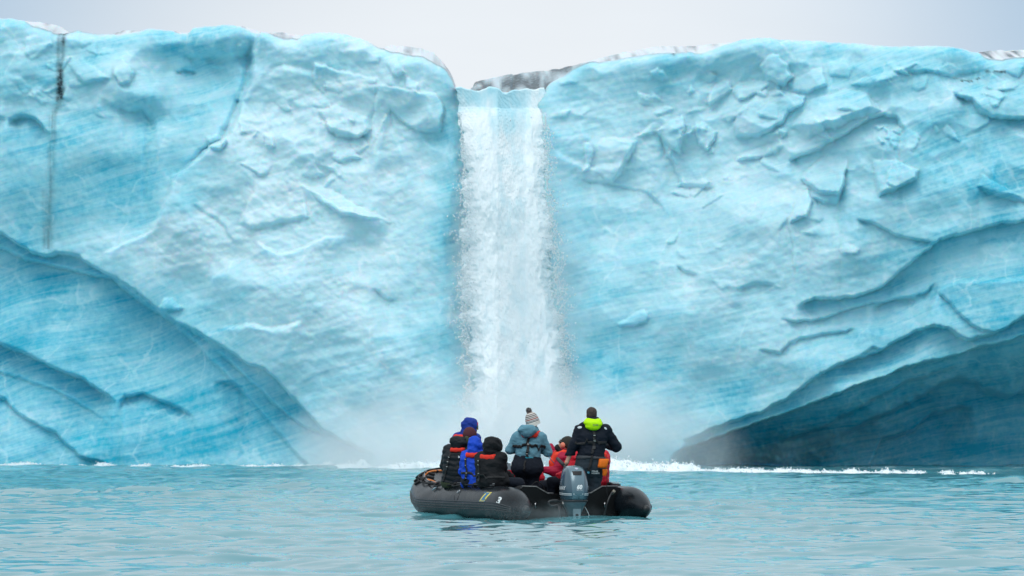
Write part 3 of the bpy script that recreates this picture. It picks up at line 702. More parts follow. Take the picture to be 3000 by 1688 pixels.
def loft(secs):
    n = len(secs[0]); V = np.concatenate(secs); Fc = []
    for i in range(len(secs) - 1):
        for j in range(n):
            k = (j + 1) % n; Fc.append((i * n + j, i * n + k, (i + 1) * n + k, (i + 1) * n + j))
    Fc += [tuple(range(n))[::-1], tuple(range((len(secs) - 1) * n, len(secs) * n))]
    return V, Fc
def prism(pts, y0, y1):
    """polygon in x,z extruded along y"""
    n = len(pts); V = np.array([(x, y0, z) for x, z in pts] + [(x, y1, z) for x, z in pts])
    return V, [tuple(range(n)), tuple(range(n, 2 * n))[::-1]] + [(i, i + n, (i + 1) % n + n, (i + 1) % n) for i in range(n)]
def smooth_path(pts, m=12):
    P_ = np.array(pts, float); n = len(P_); out = []
    for i in range(n - 1):
        p0, p1, p2, p3 = P_[max(i - 1, 0)], P_[i], P_[i + 1], P_[min(i + 2, n - 1)]
        for t in np.linspace(0, 1, m, endpoint=False):
            out.append(.5 * ((2 * p1) + (-p0 + p2) * t + (2 * p0 - 5 * p1 + 4 * p2 - p3) * t * t + (-p0 + 3 * p1 - 3 * p2 + p3) * t ** 3))
    out.append(P_[-1]); return np.array(out)
def bvh_of(V, Fc): return BVHTree.FromPolygons([tuple(map(float, v)) for v in V], [tuple(int(i) for i in f) for f in Fc])
def ribbon(tree, pts, width, off=.006, thick=.004, m=10, side=None):
    """a flat strap lying on a surface, following rough guide points"""
    P_ = smooth_path(pts, m); n = len(P_); V = []
    T = np.gradient(P_, axis=0)
    for i in range(n):
        loc, nor, _, _ = tree.find_nearest(Vector(P_[i]))
        nor = Vector(nor); t = Vector(T[i]).normalized(); b = t.cross(nor).normalized()
        row = []
        for k in (-1, -.33, .33, 1):
            l2, n2, _, _ = tree.find_nearest(Vector(loc) + nor * .01 + b * (k * width / 2)); row.append(Vector(l2) + Vector(n2) * off)
        c = Vector(loc) + nor * off
        V += [tuple(r) for r in row] + [tuple(r + nor * thick) for r in row]
    Fc = []
    loop = [0, 1, 2, 3, 7, 6, 5, 4]
    for i in range(n - 1):
        for j in range(8):
            a, b = loop[j], loop[(j + 1) % 8]; Fc.append((i * 8 + a, i * 8 + b, i * 8 + 8 + b, i * 8 + 8 + a))
    Fc += [tuple(loop)[::-1], tuple((n - 1) * 8 + q for q in loop)]
    return np.array(V), Fc
def text_mesh(s, size, bold=0.0, shear=0.0):
    """letters as a flat mesh centred on the origin in x,y"""
    c = bpy.data.curves.new('t', 'FONT'); c.body = s; c.size = size; c.align_x = 'CENTER'; c.align_y = 'CENTER'; c.offset = bold; c.shear = shear; c.resolution_u = 4
    o = bpy.data.objects.new('t', c); COL.objects.link(o); dg = bpy.context.evaluated_depsgraph_get(); me = o.evaluated_get(dg).to_mesh()
    V = np.array([v.co[:] for v in me.vertices]); Fc = [tuple(p.vertices) for p in me.polygons]
    o.evaluated_get(dg).to_mesh_clear(); bpy.data.objects.remove(o); bpy.data.curves.remove(c)
    return V, Fc
def subdiv(V, Fc, h):
    """cut a flat mesh finely enough to lie on a curved surface"""
    bm = bmesh.new(); vs = [bm.verts.new(v) for v in V]
    for f in Fc:
        try: bm.faces.new([vs[i] for i in f])
        except ValueError: pass
    bmesh.ops.triangulate(bm, faces=bm.faces[:])
    for _ in range(4):
        e = [e for e in bm.edges if e.calc_length() > h]
        if not e: break
        bmesh.ops.subdivide_edges(bm, edges=e, cuts=1); bmesh.ops.triangulate(bm, faces=[f for f in bm.faces if len(f.verts) > 3])
    bm.verts.index_update(); V = np.array([v.co[:] for v in bm.verts]); Fc = [tuple(v.index for v in f.verts) for f in bm.faces]; bm.free(); return V, Fc
# materials for made things
_mats = {}
def paint(name, color, rough=.5, noise=.12, scale=18.0, bump=.0, bscale=60.0, bdist=.004, **kw):
    if name in _mats: return _mats[name]
    t = NT(name); ob = t.obj(); c = color
    if noise:
        n = t.noise(ob, scale, 5, .6); lo = tuple(x * (1 - noise) for x in color); hi = tuple(min(1, x * (1 + noise)) for x in color)
        c = t.mix(t.rng(n, .3, .7), lo, hi)
    if bump: kw['Normal'] = t.bump(t.noise(ob, bscale, 4, .6), bump, bdist)
    t.bsdf(c, rough, **kw); _mats[name] = t.m; return t.m
def cloth(name, color, rough=.8, fold=.45, **kw): return paint(name, color, rough, .10, 30, fold, 26, .012, Specular_IOR_Level=.25, **kw)
BLACK = paint('black_webbing', (.006, .0065, .008), .7, .1, 40, .2, 200, .001)
STEEL = paint('steel', (.55, .57, .6), .28, .05, 20, Metallic=1.0)
DARKPLASTIC = paint('dark_plastic', (.018, .02, .023), .4, .1, 30)
WHITEPAINT = paint('white_paint', (.78, .80, .80), .5, .08, 60)

# ------------------------------------------------------------------ rubber boat: x starboard, y forward, z up from the waterline
BOAT_P = Vector(((1720 - 1500) * 100 / F, 100.0, 0.0)); BOAT_A = R(21)
boat = empty('inflatable_boat', BOAT_P, BOAT_A)
tag(boat, 'black inflatable boat with outboard and passengers, floating before the waterfall', 'boat')
TR = .29; HB = 1.05; SL_, LB = 4.15, 1.75                  # tube radius, half spacing, straight length, bow length
def tube_path():
    pts = []
    for s in np.concatenate([np.linspace(0, .9, 30), np.linspace(.98, SL_, 44)]): pts.append((-HB, s))
    th = np.linspace(0, np.pi / 2, 34)[1:]
    for t in th: pts.append((-HB * math.cos(t) ** .95, SL_ + LB * math.sin(t)))
    pts = np.array(pts); mir = pts[::-1][1:] * [-1, 1]; return np.concatenate([pts, mir])
TP = tube_path(); 
def tube_z(s): return .235 + .26 * sstep(4.3, 6.1, s) - .075 * (1 - sstep(0, .8, s))
def tube_r(s): return np.where(s < .85, TR * np.sin(np.clip(s + .012, 0, .85) / .85 * np.pi / 2) ** .62, TR)
TP3 = np.column_stack([TP, tube_z(TP[:, 1])]); TRAD = tube_r(TP[:, 1]); TRAD[TP[:, 1] < .005] = .035
TLEN = np.concatenate([[0], np.cumsum(np.linalg.norm(np.diff(TP3, axis=0), axis=1))])
TT_ = np.gradient(TP3, axis=0); TT_ /= np.linalg.norm(TT_, axis=1)[:, None]
TX_ = np.cross(TT_, [0, 0, 1.0]); TX_ /= np.linalg.norm(TX_, axis=1)[:, None]; TY_ = np.cross(TX_, TT_)   # TX_ points inboard on the port side
def tube_pt(L_, th, off=0.0):
    """point on the tube at path length L_, angle th (0 inboard, pi/2 top, pi outboard)"""
    L_ = np.asarray(L_, float); th = np.asarray(th, float); g = lambda A: np.stack([np.interp(L_, TLEN, A[:, i]) for i in range(3)], -1)
    r = np.interp(L_, TLEN, TRAD) + off
    return g(TP3) + r[..., None] * (np.cos(th)[..., None] * g(TX_) + np.sin(th)[..., None] * g(TY_))
def tube_material():
    t = NT('black_rubber'); ob = t.obj(); sm = t.attr('seam')
    n = t.noise(ob, 5.0, 6, .65); n2 = t.noise(t.obj((3, 3, 14)), 2.2, 4)
    c = t.mix(t.rng(n, .3, .72), (.004, .006, .008), (.009, .014, .019))
    c = t.mix(t.rng(n2, .55, .8, 0, .35), c, (.022, .032, .040))
    c = t.mix(sm, c, (.006, .007, .009))
    nb = t.bump(t.math('ADD', t.noise(ob, 28, 4), t.math('MULTIPLY', sm, -1.2)), .09, .005)
    t.bsdf(c, t.rng(n, .3, .7, .22, .36), Normal=nb, Specular_IOR_Level=.25); return t.m
RUB = tube_material()
def build_tube():
    seg = 56; Ls = np.unique(np.concatenate([TLEN, np.linspace(0, TLEN[-1], 420)])); th = np.linspace(0, 2 * np.pi, seg, endpoint=False)
    LL, TH = np.meshgrid(Ls, th, indexing='ij'); V = tube_pt(LL, TH)
    # the inflated fabric is never perfectly round
    V = V + (.004 * vn(LL * 3, TH * 2, 2.2))[..., None] * (V - tube_pt(LL, TH, -.2)) * 5
    half = TLEN[-1] / 2; Lm = np.minimum(LL, TLEN[-1] - LL)
    seam = np.zeros_like(LL)
    for q in (.98, 2.18, 2.62, 3.55, 4.45, 5.2): seam = np.maximum(seam, np.exp(-((Lm - q - .05 * np.cos(TH - 1.2)) / .012) ** 2))
    seam = np.maximum(seam, np.exp(-((TH - 2.25) / .03) ** 2) * (Lm < .95))
    faces = []
    n = len(Ls); i = np.arange(n - 1)[:, None]; j = np.arange(seg)[None]; k = (j + 1) % seg
    q = np.stack([(i * seg + j), (i * seg + k), ((i + 1) * seg + k), ((i + 1) * seg + j)], -1).reshape(-1, 4)
    Vf = np.concatenate([V.reshape(-1, 3), tube_pt(np.array([0.0]), np.array([0.0]), -.035), tube_pt(np.array([TLEN[-1]]), np.array([0.0]), -.035)])
    c0, c1 = n * seg, n * seg + 1; jj = np.arange(seg); kk = (jj + 1) % seg
    caps = [(c0, b, a) for a, b in zip(jj, kk)] + [(c1, (n - 1) * seg + a, (n - 1) * seg + b) for a, b in zip(jj, kk)]
    o = mesh('inflatable_tube', Vf, [tuple(x) for x in q] + caps, RUB, boat, attrs={'seam': np.concatenate([seam.ravel(), [0, 0]])})
    return Vf, [tuple(x) for x in q] + caps
TV, TF = build_tube(); TUBE = bvh_of(TV, TF)
LT = TLEN[-1]
# end plugs, rubbing strake, top strip, grab lines
for L0 in (0.0, LT):
    d = -1 if L0 == 0 else 1
    p = tube_pt(np.array([min(max(L0, .0), LT)]), np.array([0.]), -.035)[0]
    mesh('cone_tip', *sweep([p + np.array([0, .05, .004]), p + np.array([0, .0, 0]), p + np.array([0, -.018, -.002]), p + np.array([0, -.03, -.003])], [.07, .058, .045, .02], 16), paint('tip_rubber', (.012, .014, .016), .45, .1), boat)
for side in (0, 1):
    ms = []
    for q in (3.02, 3.16, 3.30, 3.44):
        Ls = np.linspace(.25, LT / 2 - .02, 90); 
        if side: Ls = LT - Ls
        pts = tube_pt(Ls, np.full(len(Ls), q if not side else np.pi - q + np.pi * 0), .001) if not side else tube_pt(Ls, np.full(len(Ls), q), .001)
        ms.append(sweep(pts, .011, 6))
    mesh('rubbing_strake', *merge(*ms), paint('strake_rubber', (.018, .022, .026), .5, .15), boat)
    Ls = np.linspace(1.35, LT / 2 - .9, 70); Ls = LT - Ls if side else Ls
    a0, a1 = 1.55, 1.80
    rail = sweep(tube_pt(Ls, np.full(len(Ls), 1.78), .022), .022, 8, flat=.8)
    strip = []
    for th in np.linspace(1.5, 2.0, 5): strip.append(tube_pt(Ls, np.full(len(Ls), th), .004))
    strip = np.array(strip); nn = len(Ls)
    mesh('gunwale_strip', *merge(rail, (strip.reshape(-1, 3), [tuple(x) for x in grid_faces(5, nn)])), DARKPLASTIC, boat)
    mesh('rail_edge', *sweep(tube_pt(Ls, np.full(len(Ls), 1.72), .047), .006, 6), paint('worn_alloy', (.34, .36, .38), .4, .25, 30, Metallic=.6), boat)
def hang(L0, L1, th0, sag, n=18, side=0):
    t = np.linspace(0, 1, n); Ls = L0 + (L1 - L0) * t; th = th0 + sag * 4 * t * (1 - t); off = .022 + .03 * np.sin(np.pi * t)
    if side: Ls = LT - Ls
    return tube_pt(Ls, th, off)
for side in (0, 1):
    ks = [1.75, 2.2, 2.65, 3.12, 3.55, 3.95, 4.4, 4.9, 5.35]
    sg = [.14, .2, .36, .34, .42, .18, .22, .2]; ms = []
    for a, b, s_ in zip(ks, ks[1:], sg): ms.append(sweep(hang(a, b, 1.84, s_, side=side), .0135, 8))
    for a in ks:                                           # lashings round the rail
        L0 = LT - a if side else a
        p = tube_pt(np.full(9, L0) + np.linspace(-.035, .035, 9), np.full(9, 1.78) + .1 * np.sin(np.linspace(0, 12, 9)), .035)
        ms.append(sweep(p, .026, 8))
    mesh('grab_line', *merge(*ms), BLACK, boat)
# bow lashings and rope over the raised nose
ms = []
for dl in (-.12, .10):
    Ls = np.linspace(4.75, LT / 2 + .5, 40); ms.append(sweep(tube_pt(Ls, 1.9 + dl + .12 * np.sin(Ls * 9), .016), .014, 6))
for q in (4.9, 5.15, 5.45, 5.75): ms.append(sweep(tube_pt(np.full(12, q) + np.linspace(-.05, .05, 12), np.linspace(1.2, 2.4, 12), .016), .02, 6))
mesh('bow_lashing', *merge(*ms), BLACK, boat)
# tow rings and valve
def ring(c, n, r, w, seg=20):
    n = Vector(n).normalized(); a = n.orthogonal().normalized(); b = n.cross(a); t = np.linspace(0, 2 * np.pi, seg, endpoint=False)
    return sweep([np.array(c) + r * (math.cos(x) * np.array(a) + 1.6 * math.sin(x) * np.array(b)) for x in t], w, 6, closed=True)
for L0, th in ((2.55, 2.45),):
    p = tube_pt(np.array([L0]), np.array([th]), .014)[0]; nrm = p - tube_pt(np.array([L0]), np.array([th]), -.1)[0]
    mesh('tow_ring', *ring(p, nrm, .024, .005), STEEL, boat)
    mesh('ring_patch', *subdiv(*[( [tuple(x) for x in tube_pt(L0 + .10 * np.cos(np.linspace(0, 6.28, 24, endpoint=False)), th + .15 + .5 * np.sin(np.linspace(0, 6.28, 24, endpoint=False)), .003)], [tuple(range(24))[::-1]])][0], .05), RUB, boat, smooth=False)
p = tube_pt(np.array([3.70]), np.array([2.15]), .03)[0]; q = tube_pt(np.array([3.78]), np.array([2.45]), .02)[0]
mesh('pump_clip', *sweep([p, p * .6 + q * .4, q], [.012, .018, .014], 8), STEEL, boat)
# markings on the port side of the tube
def on_tube(V, L0, th0, off=.0035, side=0):
    """flat x (towards the stern), y (up) -> tube surface"""
    V = np.array(V); return tube_pt(L0 - V[:, 0], th0 - V[:, 1] / TR, off)
XS = 1.9
def decal(name, V, Fc, L0, th0, mat, off=.0035, parent=None, flip=False):
    V = np.array(V, float) * [XS, 1, 1]; V, Fc = subdiv(V, Fc, .02); return mesh(name, on_tube(V, L0, th0, off), Fc, mat, parent or boat, smooth=False)
YEL = paint('yellow_print', (.75, .62, .10), .5, .08, 60); BLU = paint('blue_print', (.02, .16, .33), .5, .08, 60)
def quad(pts): return [(x, y, 0) for x, y in pts], [tuple(range(len(pts)))]
LZ, TZ = 1.26, 2.72
w_, h_ = .105, .095; sk = .045
lp = decal('maker_plate', *quad([(-w_ * .5 - sk, -h_), (w_ * .5 - sk + .02, -h_), (w_ * .5 + sk + .035, h_), (-w_ * .5 + sk, h_)]), LZ, TZ, YEL, .0025)
decal('plate_letter', *quad([(-.05, -.052), (.012, .068), (-.058, .068), (-.046, .085), (.085, .085), (.026, -.03), (.05, -.03), (.045, -.052)]), LZ, TZ, BLU, .005, lp)
decal('plate_letter', *quad([(-.11, -.095), (.048, -.095), (.058, -.060), (-.092, -.060)]), LZ, TZ, BLU, .005, lp)
_tv, _tf = text_mesh('ZODIAC', .034, .001); _tv = _tv + [-.024, -.078, 0]
decal('plate_lettering', _tv, _tf, LZ, TZ, YEL, .0075, lp)
_tv, _tf = text_mesh('3', .17, .007, .2)
decal('boat_number', _tv * [.8, 1, 1], _tf, .62, 2.85, WHITEPAINT, .004)
V3, F3 = subdiv(*text_mesh('3', .15, .005), .02)
mesh('boat_number', tube_pt(LT - .78 + np.array(V3)[:, 0], 2.75 - np.array(V3)[:, 1] / TR, .004), F3, paint('faded_paint', (.30, .29, .25), .6, .2, 60), boat, smooth=False)
# transom, floor, keel
def transom():
    o = [(-.86, -.12), (.86, -.12), (.88, .50), (.80, .515), (.56, .515), (.36, .405), (-.40, .405), (-.60, .515), (-.82, .53), (-.88, .50)]
    V, Fc = prism(o, .72, .78); return V, Fc
TM = paint('black_transom', (.003, .0035, .004), .5, .2, 8, .2, 40, .003, Specular_IOR_Level=.2)
mesh('transom', *transom(), TM, boat, smooth=False)
TRIM = paint('worn_trim', (.16, .165, .165), .55, .45, 25, .3, 60, .003)
mesh('transom_trim', *sweep([(-.84, .75, .535), (-.60, .75, .527), (-.40, .75, .418), (-.30, .75, .417)], .022, 8, flat=.5), TRIM, boat)
mesh('transom_trim', *sweep([(.17, .75, .417), (.36, .75, .418), (.56, .75, .527), (.84, .75, .527)], .022, 8, flat=.5), TRIM, boat)
mesh('floor', *prism([(-.8, .03), (.8, .03), (.8, .07), (-.8, .07)], .785, 5.0), paint('floor_board', (.05, .052, .055), .6, .3, 6), boat, smooth=False)
for x in (-.62, .60):
    mesh('lifting_eye', *sweep([(x, .715, .27), (x - .02, .68, .25), (x - .02, .68, .20), (x, .715, .18)], .009, 8), STEEL, boat)
mesh('data_plate', *prism([(.12, .335), (.26, .335), (.265, .362), (.12, .362)], .712, .7185), paint('plate_alloy', (.45, .55, .54), .4, .1), boat, smooth=False)
mesh('drain_hose', *sweep(smooth_path([(.72, .66, .43), (.66, .60, .40), (.58, .56, .26), (.54, .60, .05), (.55, .66, -.1)], 10), .016, 8), DARKPLASTIC, boat)
mesh('hose_fitting', *sweep([(.70, .67, .40), (.75, .66, .46)], [.022, .028], 10), paint('worn_brass', (.28, .25, .2), .5, .2), boat)
mesh('vent_cap', *sweep([(.94, 1.2, .50), (.95, 1.2, .535)], [.035, .03], 14), DARKPLASTIC, boat)
mesh('vent_cap', *sweep([(1.28, 1.5, .44), (1.31, 1.5, .47)], [.035, .03], 14), DARKPLASTIC, boat)

# ------------------------------------------------------------------ outboard motor
def boat_world(l, s, z=0.0): return BOAT_P + Matrix.Rotation(BOAT_A, 3, 'Z') @ Vector((l, s, z))
motor = empty('outboard_motor', boat_world(-.06, .40, 0), BOAT_A - R(8))
tag(motor, 'grey outboard motor with a 60 badge clamped to the black transom', 'outboard motor')
def sect(w, d, z, y=0.0, n=44, e=2.6, back=1.0):
    t = np.linspace(0, 2 * np.pi, n, endpoint=False); c, s = np.cos(t), np.sin(t)
    x = w / 2 * np.sign(c) * np.abs(c) ** (2 / e); yy = d / 2 * np.sign(s) * np.abs(s) ** (2 / e)
    yy = np.where(yy < 0, yy * back, yy); return np.column_stack([x, y + yy, np.full(n, z)])
prof = [(.300, .345, .50), (.306, .40, .56), (.345, .425, .60), (.40, .438, .63), (.46, .442, .64), (.53, .436, .635), (.60, .424, .62), (.66, .405, .59), (.72, .386, .55), (.77, .362, .50), (.81, .33, .44), (.84, .285, .37), (.862, .22, .30), (.875, .12, .19)]
cw = [sect(w, d, z, .05 + .10 * max(0, z - .5), e=2.5) for z, w, d in prof]
def cowl_material():
    t = NT('grey_cowling'); ob = t.obj(); sp = t.n('SeparateXYZ'); t.l(ob, sp.inputs[0])
    ax = t.math('ABSOLUTE', sp.outputs['X'])
    # lighter centre panel that narrows downwards, darker flanks
    lim = t.rng(sp.outputs['Z'], .30, .85, .088, .125)
    k = t.math('LESS_THAN', ax, lim)
    c = t.mix(k, (.06, .11, .145), (.12, .195, .235))
    n = t.noise(ob, 12, 4); c = t.mix(t.rng(n, .3, .7, 0, .12), c, (.05, .08, .1))
    t.bsdf(c, .26, Metallic=.25, Coat_Weight=.5, Coat_Roughness=.12, Specular_IOR_Level=.5); return t.m
COWL = cowl_material(); CV, CF = loft(cw)
cowl = mesh('cowling', CV, CF, COWL, motor); COWLT = bvh_of(CV, CF)
bv = cowl.modifiers.new('round', 'SUBSURF'); bv.levels = 1; bv.render_levels = 1
def on_cowl(V, x0, z0, off=.004, side=None):
    out = []
    for x, y, _ in np.array(V):
        if side is None: o = Vector((x0 + x, -2, z0 + y)); d = Vector((0, 1, 0))
        else: o = Vector((side * 2, x0 - side * 0 + x * -side * -1, z0 + y)); d = Vector((-side, 0, 0))
        h = COWLT.ray_cast(o, d)
        out.append(tuple(h[0] - d * off) if h[0] is not None else tuple(o + d * 1.7))
    return np.array(out)
def cdecal(name, V, Fc, x0, z0, mat, off=.004, side=None, parent=None):
    V, Fc = subdiv(V, Fc, .015); return mesh(name, on_cowl(V, x0, z0, off, side), Fc, mat, parent or cowl, smooth=False)
INT = paint('intake_black', (.004, .005, .006), .6, 0)
cdecal('air_intake', *quad([(-.083, .032), (.083, .032), (.068, -.032), (-.068, -.032)]), 0, .752, INT, .005)
SILV = paint('silver_print', (.62, .66, .68), .35, .05, 60)
cdecal('power_badge', *text_mesh('60', .088, .006, .18), .015, .522, WHITEPAINT, .005)
cdecal('badge_script', *text_mesh('High Thrust', .021, .0005, .2), .015, .478, SILV, .005)
_c = [(.026 * math.cos(a), .017 * math.sin(a)) for a in np.linspace(0, 2 * np.pi, 28, endpoint=False)]
em = cdecal('emblem', *quad(_c), 0, .825, paint('emblem_white', (.7, .72, .78), .4, 0), .005)
_s = []; 
for a in (math.pi / 2, math.pi / 2 + 2.094, math.pi / 2 + 4.189): _s.append(box((.009 * math.cos(a), .006 * math.sin(a), 0), (.004, .016, .0), [[math.sin(a), math.cos(a), 0], [-math.cos(a), math.sin(a), 0], [0, 0, 1]]))
_c2 = [(math.cos(a) * r, math.sin(a) * r * .66) for r in (.022,) for a in np.linspace(0, 2 * np.pi, 28, endpoint=False)]
_ring = [(x, y, 0) for x, y in _c2] + [(x * .82, y * .82, 0) for x, y in _c2]
cdecal('emblem_mark', _ring, [(i, (i + 1) % 28, 28 + (i + 1) % 28, 28 + i) for i in range(28)], 0, .825, paint('emblem_blue', (.08, .12, .30), .4, 0), .007, None, em)
cdecal('emblem_mark', *merge(*[(v, [(0, 1, 3, 2)] if False else [(0, 2, 6, 4)]) for v, f in _s]), 0, .825, paint('emblem_blue', (.08, .12, .30), .4, 0), .007, None, em)
for sd in (-1, 1):
    V, Fc = text_mesh('YAMAHA', .082, .003); V[:, 0] *= sd * -1 * -1
    V = V if sd > 0 else V * [1, 1, 1]
    # letters run along the flank: x of the text goes to y of the motor
    Vs, Fs = subdiv(V, Fc, .015); out = []
    for x, y, _ in Vs:
        o = Vector((sd * 2, .02 + (x if sd > 0 else -x), .505 + y)); h = COWLT.ray_cast(o, Vector((-sd, 0, 0))); out.append(tuple(h[0] + Vector((sd * .004, 0, 0))) if h[0] is not None else (sd * .2, .02, .5))
    mesh('side_lettering', np.array(out), Fs, SILV, cowl, smooth=False)
    for k, (z0, z1) in enumerate(((.405, .418), (.385, .395))):
        V, Fc = subdiv(*quad([(-.26, z0), (.2, z0 + .02), (.2, z1 + .02), (-.26, z1)]), .02); out = []
        for x, z, _ in V:
            h = COWLT.ray_cast(Vector((sd * 2, x, z)), Vector((-sd, 0, 0))); out.append(tuple(h[0] + Vector((sd * .004, 0, 0))) if h[0] is not None else (sd * .2, x, z))
        mesh('flank_stripe', np.array(out), Fc, SILV, cowl, smooth=False)
for z in (.365, .34): cdecal('bolt', *quad([(.008 * math.cos(a), .008 * math.sin(a)) for a in np.linspace(0, 6.28, 12, endpoint=False)]), .01, z, INT, .005)
mesh('cowl_seal', *loft([sect(.40, .56, .285, .05), sect(.428, .60, .292, .05), sect(.428, .60, .305, .05), sect(.40, .56, .310, .05)]), DARKPLASTIC, motor)
PAN = paint('grey_casting', (.085, .14, .165), .38, .1, 10, Metallic=.2)
mesh('lower_cowl', *loft([sect(.18, .26, .02, .03), sect(.22, .32, .10, .03), sect(.30, .42, .19, .04), sect(.37, .52, .25, .05), sect(.39, .545, .288, .05)]), PAN, motor)
mesh('lower_unit', *loft([sect(.10, .20, -.55, .03), sect(.11, .24, -.25, .03), sect(.15, .27, -.1, .03), sect(.17, .28, .06, .02), sect(.20, .30, .12, .02)]), PAN, motor)
mesh('exhaust_plate', *prism([(-.055, -.02), (.055, -.02), (.065, .17), (-.065, .17)], -.165, -.125), paint('plate_grey', (.17, .25, .28), .4, .1), motor, smooth=False)
mesh('exhaust_port', *prism([(-.02, .055), (.02, .055), (.024, .075), (.015, .085), (-.015, .085), (-.024, .075)], -.170, -.163), INT, motor, smooth=False)
mesh('clamp_bracket', *merge(box((-.13, .30, .16), (.035, .16, .5)), box((.13, .30, .16), (.035, .16, .5)), box((0, .33, .34), (.3, .06, .08))), DARKPLASTIC, motor, smooth=False)
mesh('warning_sticker', *prism([(-.215, .255), (-.185, .24), (-.178, .285), (-.208, .297)], -.02, -.012), paint('sticker_paper', (.66, .55, .5), .5, .3, 90), motor, smooth=False)
th_ = motor; a0 = Vector((-.02, .33, .80))
mesh('tiller_handle', *sweep([(-.05, .22, .74), (-.08, .30, .84), (-.10, .36, .88)], [.026, .022, .022], 12), DARKPLASTIC, motor)
mesh('tiller_grip', *sweep([(-.10, .36, .88), (-.135, .44, .935), (-.17, .52, .985)], [.03, .03, .026], 14), paint('grip_rubber', (.035, .037, .04), .6, .1, 60, .4, 120, .003), motor)
mesh('fuel_hose', *sweep(smooth_path([(-.17, .10, .27), (-.28, .06, .30), (-.40, .04, .295), (-.43, .04, .255), (-.37, .05, .215), (-.26, .06, .235), (-.18, .12, .25)], 10), .016, 8), DARKPLASTIC, motor)
mesh('trim_cylinder', *sweep([(-.20, .25, .22), (-.20, .22, .02)], [.025, .025], 10), DARKPLASTIC, motor)
def jet():
    t = np.linspace(0, 1, 22); p = np.column_stack([.165 + .10 * t, -.02 - .03 * t, .20 - .235 * t * (.6 + .4 * t)]); return sweep(p, .0035 + .002 * np.abs(np.sin(np.arange(22) * 1.7)), 6)
mesh('cooling_water_jet', *jet(), FOAM, motor)

